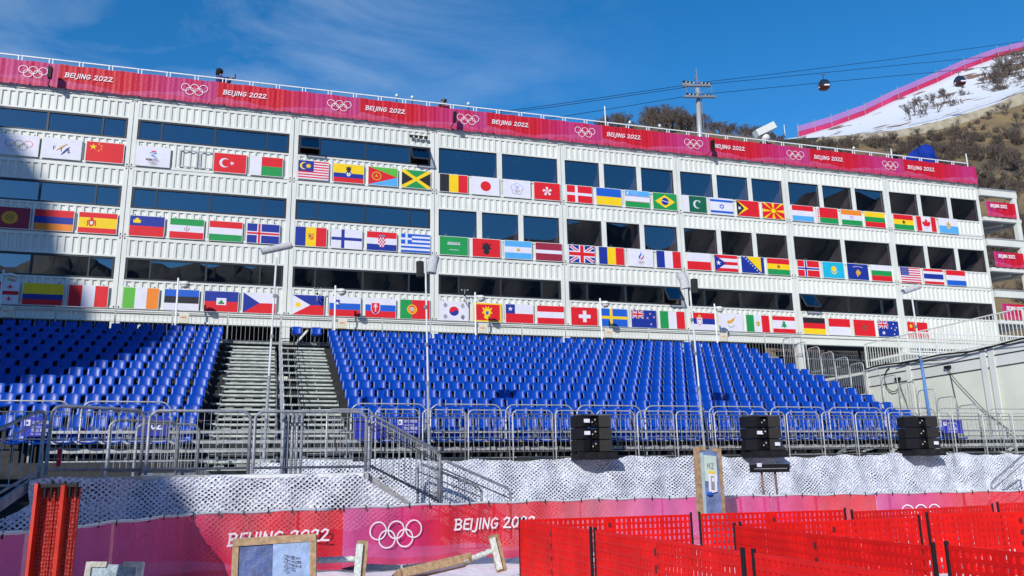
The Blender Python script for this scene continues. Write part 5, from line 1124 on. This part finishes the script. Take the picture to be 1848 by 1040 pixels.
# ---------------------------------------------------------------- cable car
t=thing('cable_car_tower','grey tubular cable car tower with sheave arms behind the building','tower')
c0=at(1264,262,106); c1=at(1258,148,106)
b=MB(); b.tube([(c0.x,106,c0.z-12),(c0.x,106,c0.z),(c1.x,106,c1.z-1.5)],.75,GALV,12,r2=.45); b.build('mast',t)
b=MB(); b.tube([(c1.x,106,c1.z-2),(c1.x,106,c1.z+3.0)],.10,GALVD,6); b.bar((c1.x-.6,106,c1.z+1.2),(c1.x+.9,106,c1.z-.6),.2,.2,GALVD); b.tube([(c0.x+.9,105.6,c0.z-10),(c1.x+.5,105.6,c1.z-2)],.06,GALVD,5); b.build('top_mast',t)
for dz,y,w_ in ((-.0,106,3.5),(-3.0,105,3.9)):
    b=MB(); zc=c1.z-.8+dz; b.bar((c1.x-w_,y,zc-.5),(c1.x+w_*.9,y,zc+.35),.5,.45,GALVD); b.build('cross_arm',t)
    b=MB()
    for s in (-1,1):
        for k in range(6): b.tube([(c1.x+s*(1.0+.42*k),y-.15,zc+.12*s+(.55 if dz==0 else .3)),(c1.x+s*(1.0+.42*k),y+.15,zc+.12*s+(.55 if dz==0 else .3))],.24,BLACK if k%2 else GALV,8)
        b.bar((c1.x+s*.8,y,zc+.1*s+.25),(c1.x+s*3.3,y,zc+.22*s+.25),.2,.25,GALV)
    b.build('sheave_train',t)
b=MB()
for s,w_ in ((-1,3.2),(1,3.0)): b.bar((c1.x+s*w_,105.5,c1.z-.9),(c1.x+s*(w_-.3),105,c1.z-3.9),.1,.1,GALVD); b.bar((c1.x,105.5,c1.z-3),(c1.x+s*w_,105.5,c1.z-1.2),.08,.08,GALVD)
b.build('maintenance_frame',t)
CB=[('upper',[(820,213),(1000,189),(1236,154),(1288,146.5),(1420,131),(1600,108.5),(1860,73)]),('middle',[(820,216),(1000,193),(1236,158),(1288,151),(1487,131.5),(1660,114),(1860,96)]),('lower',[(930,224),(1100,197),(1233,175),(1283,169),(1487,149),(1725,127),(1860,113)])]
for nm,l in CB:
    b=MB(); b.tube([at(a,b_,105 if nm=='lower' else 106) for a,b_ in l],.055,BLACK,5); tag(b.build('haul_rope'),'%s dark cable of the cable car line'%nm,'cable')
def cabin(px,py,Y,lab,top):
    c=at(px,py,Y); t=thing('cable_car_cabin',lab,'cable car',c,R(-20),'cable car cabins'); DC=mat('dark_cabin_shell',(.015,.017,.03),.25); RC=mat('dark_red_cabin_panel',(.055,.008,.012),.4)
    def ringp(z,a,b_): return [(-a,-b_*.6,z),(-a*.6,-b_,z),(a*.6,-b_,z),(a,-b_*.6,z),(a,b_*.6,z),(a*.6,b_,z),(-a*.6,b_,z),(-a,b_*.6,z)]
    L3=[ringp(-1.15,.62,.6),ringp(-.95,.95,.9),ringp(-.25,1.2,1.1),ringp(.55,1.05,1.0),ringp(1.05,.75,.75),ringp(1.15,.5,.5)]
    for (lo,hi,mt,nm) in ((0,2,RC,'lower_body'),(2,3,mat('cabin_glass',(.02,.03,.05),.08),'window_band'),(3,5,DC,'roof')):
        b=MB(); vs=sum(L3[lo:hi+1],[]); k=hi-lo; b.add(vs,[(i*8+j,i*8+(j+1)%8,(i+1)*8+(j+1)%8,(i+1)*8+j) for i in range(k) for j in range(8)]+([tuple(range(8))[::-1]] if lo==0 else [])+([tuple(range(k*8,k*8+8))] if hi==5 else []),mt); b.build(nm,t)
    b=MB(); b.box(-.3,.85,-1.16,-1.08,-.62,-.30,PC['w']); b.box(-1.22,-1.1,-.3,.3,-.7,-.35,PC['w']); b.build('white_marking',t)
    b=MB(); b.tube([(0,0,1.1),(0,0,top-.1)],.07,DC,6); b.tube([(-.55,0,top),(.55,0,top)],.11,GALVD,6); b.tube([(-.4,0,1.2),(.4,0,1.2)],.06,DC,5); b.build('hanger',t)
cabin(1487,154,105.6,'dark cable car cabin against the blue sky','x' and 2.55)
cabin(1732,147,104.6,'dark cable car cabin in front of the snow slope',2.35)
# snow guns and lamp posts seen on the piste edge
for i,(px,py,Y,h) in enumerate(((1417,246,150,3.4),(1733,195,118,4.6))):
    p=at(px,py,Y); b=MB(); b.tube([p,p+Vector((0,0,h))],.09,RAILW,5); tag(b.build('slope_pole'),'white pole on the slope, %s one'%('left' if i==0 else 'right'),'pole')
# ---------------------------------------------------------------- opposite mountains (behind the viewer) seen in the glass
vs=[]; n=240
def opp(a): # elevation tangent of the far skyline by compass angle from -Y toward +X
    return ip(a,[(-1.5,.16),(-.7,.22),(-.4,.275),(-.25,.310),(-.1,.318),(.1,.336),(.3,.358),(.45,.366),(.6,.362),(.8,.37),(1.5,.4)])+.010*math.sin(a*17)+.005*math.sin(a*41)+.002*math.sin(a*83)
for i in range(n+1):
    a=-1.5+3.0*i/n
    for j in range(9):
        r=70+230*j/8; h=opp(a)*300*(j/8)**1.25; vs.append((12+r*math.sin(a),-33-r*math.cos(a),-.2+h+(1.5*math.sin(i*1.3+j) if j else 0)))
    vs.append((12+520*math.sin(a),-33-520*math.cos(a),-5))
b=MB(); b.add(vs,[(i*10+j,i*10+j+1,(i+1)*10+j+1,(i+1)*10+j) for i in range(n) for j in range(9)],mat('dark_wooded_mountain',(.05,.04,.035),.95,scale=.03,col2=(.10,.08,.06)),True); struct(b.build('opposite_mountains'))
# unseen plate added left of the view, outlined to shade the left stand
def occ():
    k=math.tan(AZ); e=math.tan(EL)/math.cos(AZ); Y0=-30; Y1=-46; dx=-(Y0-Y1)*k; dz=(Y0-Y1)*e
    P=[(-60,52),(-23.5,37),(-21.6,34.2),(-20.4,32.4),(-19.7,29.6),(-18.7,28.4),(-18.3,26.6),(-14.0,25.9),(-12.7,24.0),(-11.8,22),(-11.4,19.6),(-11.6,18.4),(-11.8,16),(-9,13.6),(-5,11.9),(0,10.2),(.6,9.2),(1.4,8.6),(1.6,3)]
    q=[(x+dx,z+dz) for x,z in P]; poly=[(q[0][0],-1)]+q+[(q[-1][0],-1)]
    b=MB(); b.prism(poly,1,Y1-.4,Y1,WHITE2); tag(b.build('shadow_caster'),'unseen stepped plate added left of the view to cast the shadow on the left seats','tower')
occ()
# ---------------------------------------------------------------- people on the roof
def skinned(name,pts,edges,rad,mt,parent,lvl=1):
    me=bpy.data.meshes.new(name); me.from_pydata([tuple(p) for p in pts],edges,[]); o=bpy.data.objects.new(name,me); C.objects.link(o); o.parent=parent; me.materials.append(mt)
    m_=o.modifiers.new('Skin','SKIN'); m_.use_smooth_shade=True
    if not me.skin_vertices: return o
    for i,r in enumerate(rad): me.skin_vertices[0].data[i].radius=(r,r)
    me.skin_vertices[0].data[0].use_root=True
    s=o.modifiers.new('Sub','SUBSURF'); s.levels=lvl; s.render_levels=lvl; return o
SK=mat('skin',(.42,.24,.17),.6)
def person(loc,rz,lab,jk,hand_l,hand_r,elb_l,elb_r,hat,hatcol,lean=.0,extra=None,sc_=1.0):
    """faces -Y in its own space"""
    t=thing('person',lab,'person',loc,rz); t.scale=(sc_,)*3; L=lean
    J=[(0,0,.95),(0,-.02,1.15),(0,-L*.5,1.38),(0,-L,1.50),(0,-L-.02,1.60),(0,-L-.03,1.72),(-.17,-L*.8,1.42),elb_l,hand_l,(.17,-L*.8,1.42),elb_r,hand_r,(-.10,0,.90),(-.11,-.02,.5),(-.12,.02,.07),(-.13,-.14,.03),(.10,0,.90),(.11,-.02,.5),(.12,.02,.07),(.13,-.14,.03)]
    Ed=[(0,1),(1,2),(2,3),(3,4),(4,5),(2,6),(6,7),(7,8),(2,9),(9,10),(10,11),(0,12),(12,13),(13,14),(14,15),(0,16),(16,17),(17,18),(18,19)]
    Rd=[.14,.13,.15,.06,.085,.08,.07,.045,.03,.07,.045,.03,.09,.06,.045,.04,.09,.06,.045,.04]
    skinned('body',J,Ed,Rd,SK,t)
    JI=[0,1,2,6,7,8,9,10,11]; 
    pj=[Vector(J[i]) for i in JI]; pj[5]=pj[4].lerp(pj[5],.8); pj[8]=pj[7].lerp(pj[8],.8); pj.append(Vector((0,-L*.9,1.50)))
    skinned('jacket',pj,[(0,1),(1,2),(2,3),(3,4),(4,5),(2,6),(6,7),(7,8),(2,9)],[.18,.18,.19,.11,.085,.07,.11,.085,.07,.09],jk,t)
    pt=[Vector(J[i]) for i in (0,12,13,14,16,17,18)]; skinned('trousers',pt,[(0,1),(1,2),(2,3),(0,4),(4,5),(5,6)],[.16,.12,.09,.075,.12,.09,.075],BLACK,t)
    b=MB(); hx=(0,-L-.03,1.70)
    if hat=='fur': b.ball((0,-L+.02,1.74),.15,hatcol,12,9,1.0,1.05,1.05); b.ball((0,-L+.06,1.64),.13,hatcol,10,8,.9,1.1,.9)
    else: b.ball((0,-L+.0,1.77),.105,hatcol,12,8,.75); b.tube([(-.1,-L-.03,1.73),(0,-L-.12,1.73),(.1,-L-.03,1.73)],.02,hatcol,6)
    b.build('hat',t)
    b=MB(); b.ball((0,-L-.115,1.67),.018,SK,6,5); [b.ball((s*.033,-L-.105,1.70),.012,BLACK,6,5) for s in (-1,1)]; b.box(-.025,.025,-L-.108,-L-.10,1.628,1.636,mat('lips',(.3,.08,.07),.6)); [b.ball((s*.085,-L-.02,1.69),.022,SK,6,5,1.3,.5,1) for s in (-1,1)]; b.build('face',t)
    for nm,h,e in (('left_hand',hand_l,elb_l),('right_hand',hand_r,elb_r)):
        h=Vector(h); d=(h-Vector(e)).normalized(); sd=d.cross(Vector((0,0,1))).normalized(); up=sd.cross(d)
        pts=[h,h+d*.05,h+d*.09]; ed=[(0,1),(1,2)]; rd=[.03,.035,.03]
        for k in range(4): a=len(pts); o_=sd*(.024*(k-1.5)); l_=(.062,.07,.066,.052)[k]; pts+=[h+d*.10+o_,h+d*(.10+l_*.5)+o_,h+d*(.10+l_*.8)+o_-up*.02]; ed+=[(2,a),(a,a+1),(a+1,a+2)]; rd+=[.011,.009,.008]
        a=len(pts); pts+=[h+d*.04+sd*.045,h+d*.075+sd*.06+up*.01]; ed+=[(1,a),(a,a+1)]; rd+=[.012,.009]
        skinned('hand',pts,ed,rd,SK,t)
    return t
t=person((9.1,.32,16.95),R(78),'person in dark blue jacket and bushy black hat holding a phone on the roof',mat('dark_blue_jacket',(.006,.02,.13),.7),(-.07,-.50,1.42),(.07,-.50,1.43),(-.20,-.26,1.30),(.20,-.26,1.30),'fur',mat('black_fur_hat',(.008,.008,.012),.95,bump=.8,bscale=40))
b=MB(); b.box(.0,.09,-.64,-.62,1.46,1.66,BLACK); b.build('held_phone',t)
t=person((18.66,.30,16.72),R(8),'person in a red jacket at the roof rail holding a camera up',mat('red_jacket',(.32,.018,.03),.7),(-.10,-.30,1.56),(.08,-.30,1.58),(-.30,-.22,1.22),(.28,-.2,1.24),'cap',mat('grey_cap',(.10,.09,.09),.9),lean=.10)
b=MB(); b.box(-.06,.09,-.34,-.27,1.60,1.70,BLACK); b.tube([(.02,-.34,1.65),(.02,-.46,1.64)],.045,BLACK,8); b.build('held_camera',t)
b=MB(); b.box(-.10,.10,-.285,-.20,1.10,1.4,BLACK); b.build('dark_bib',t)
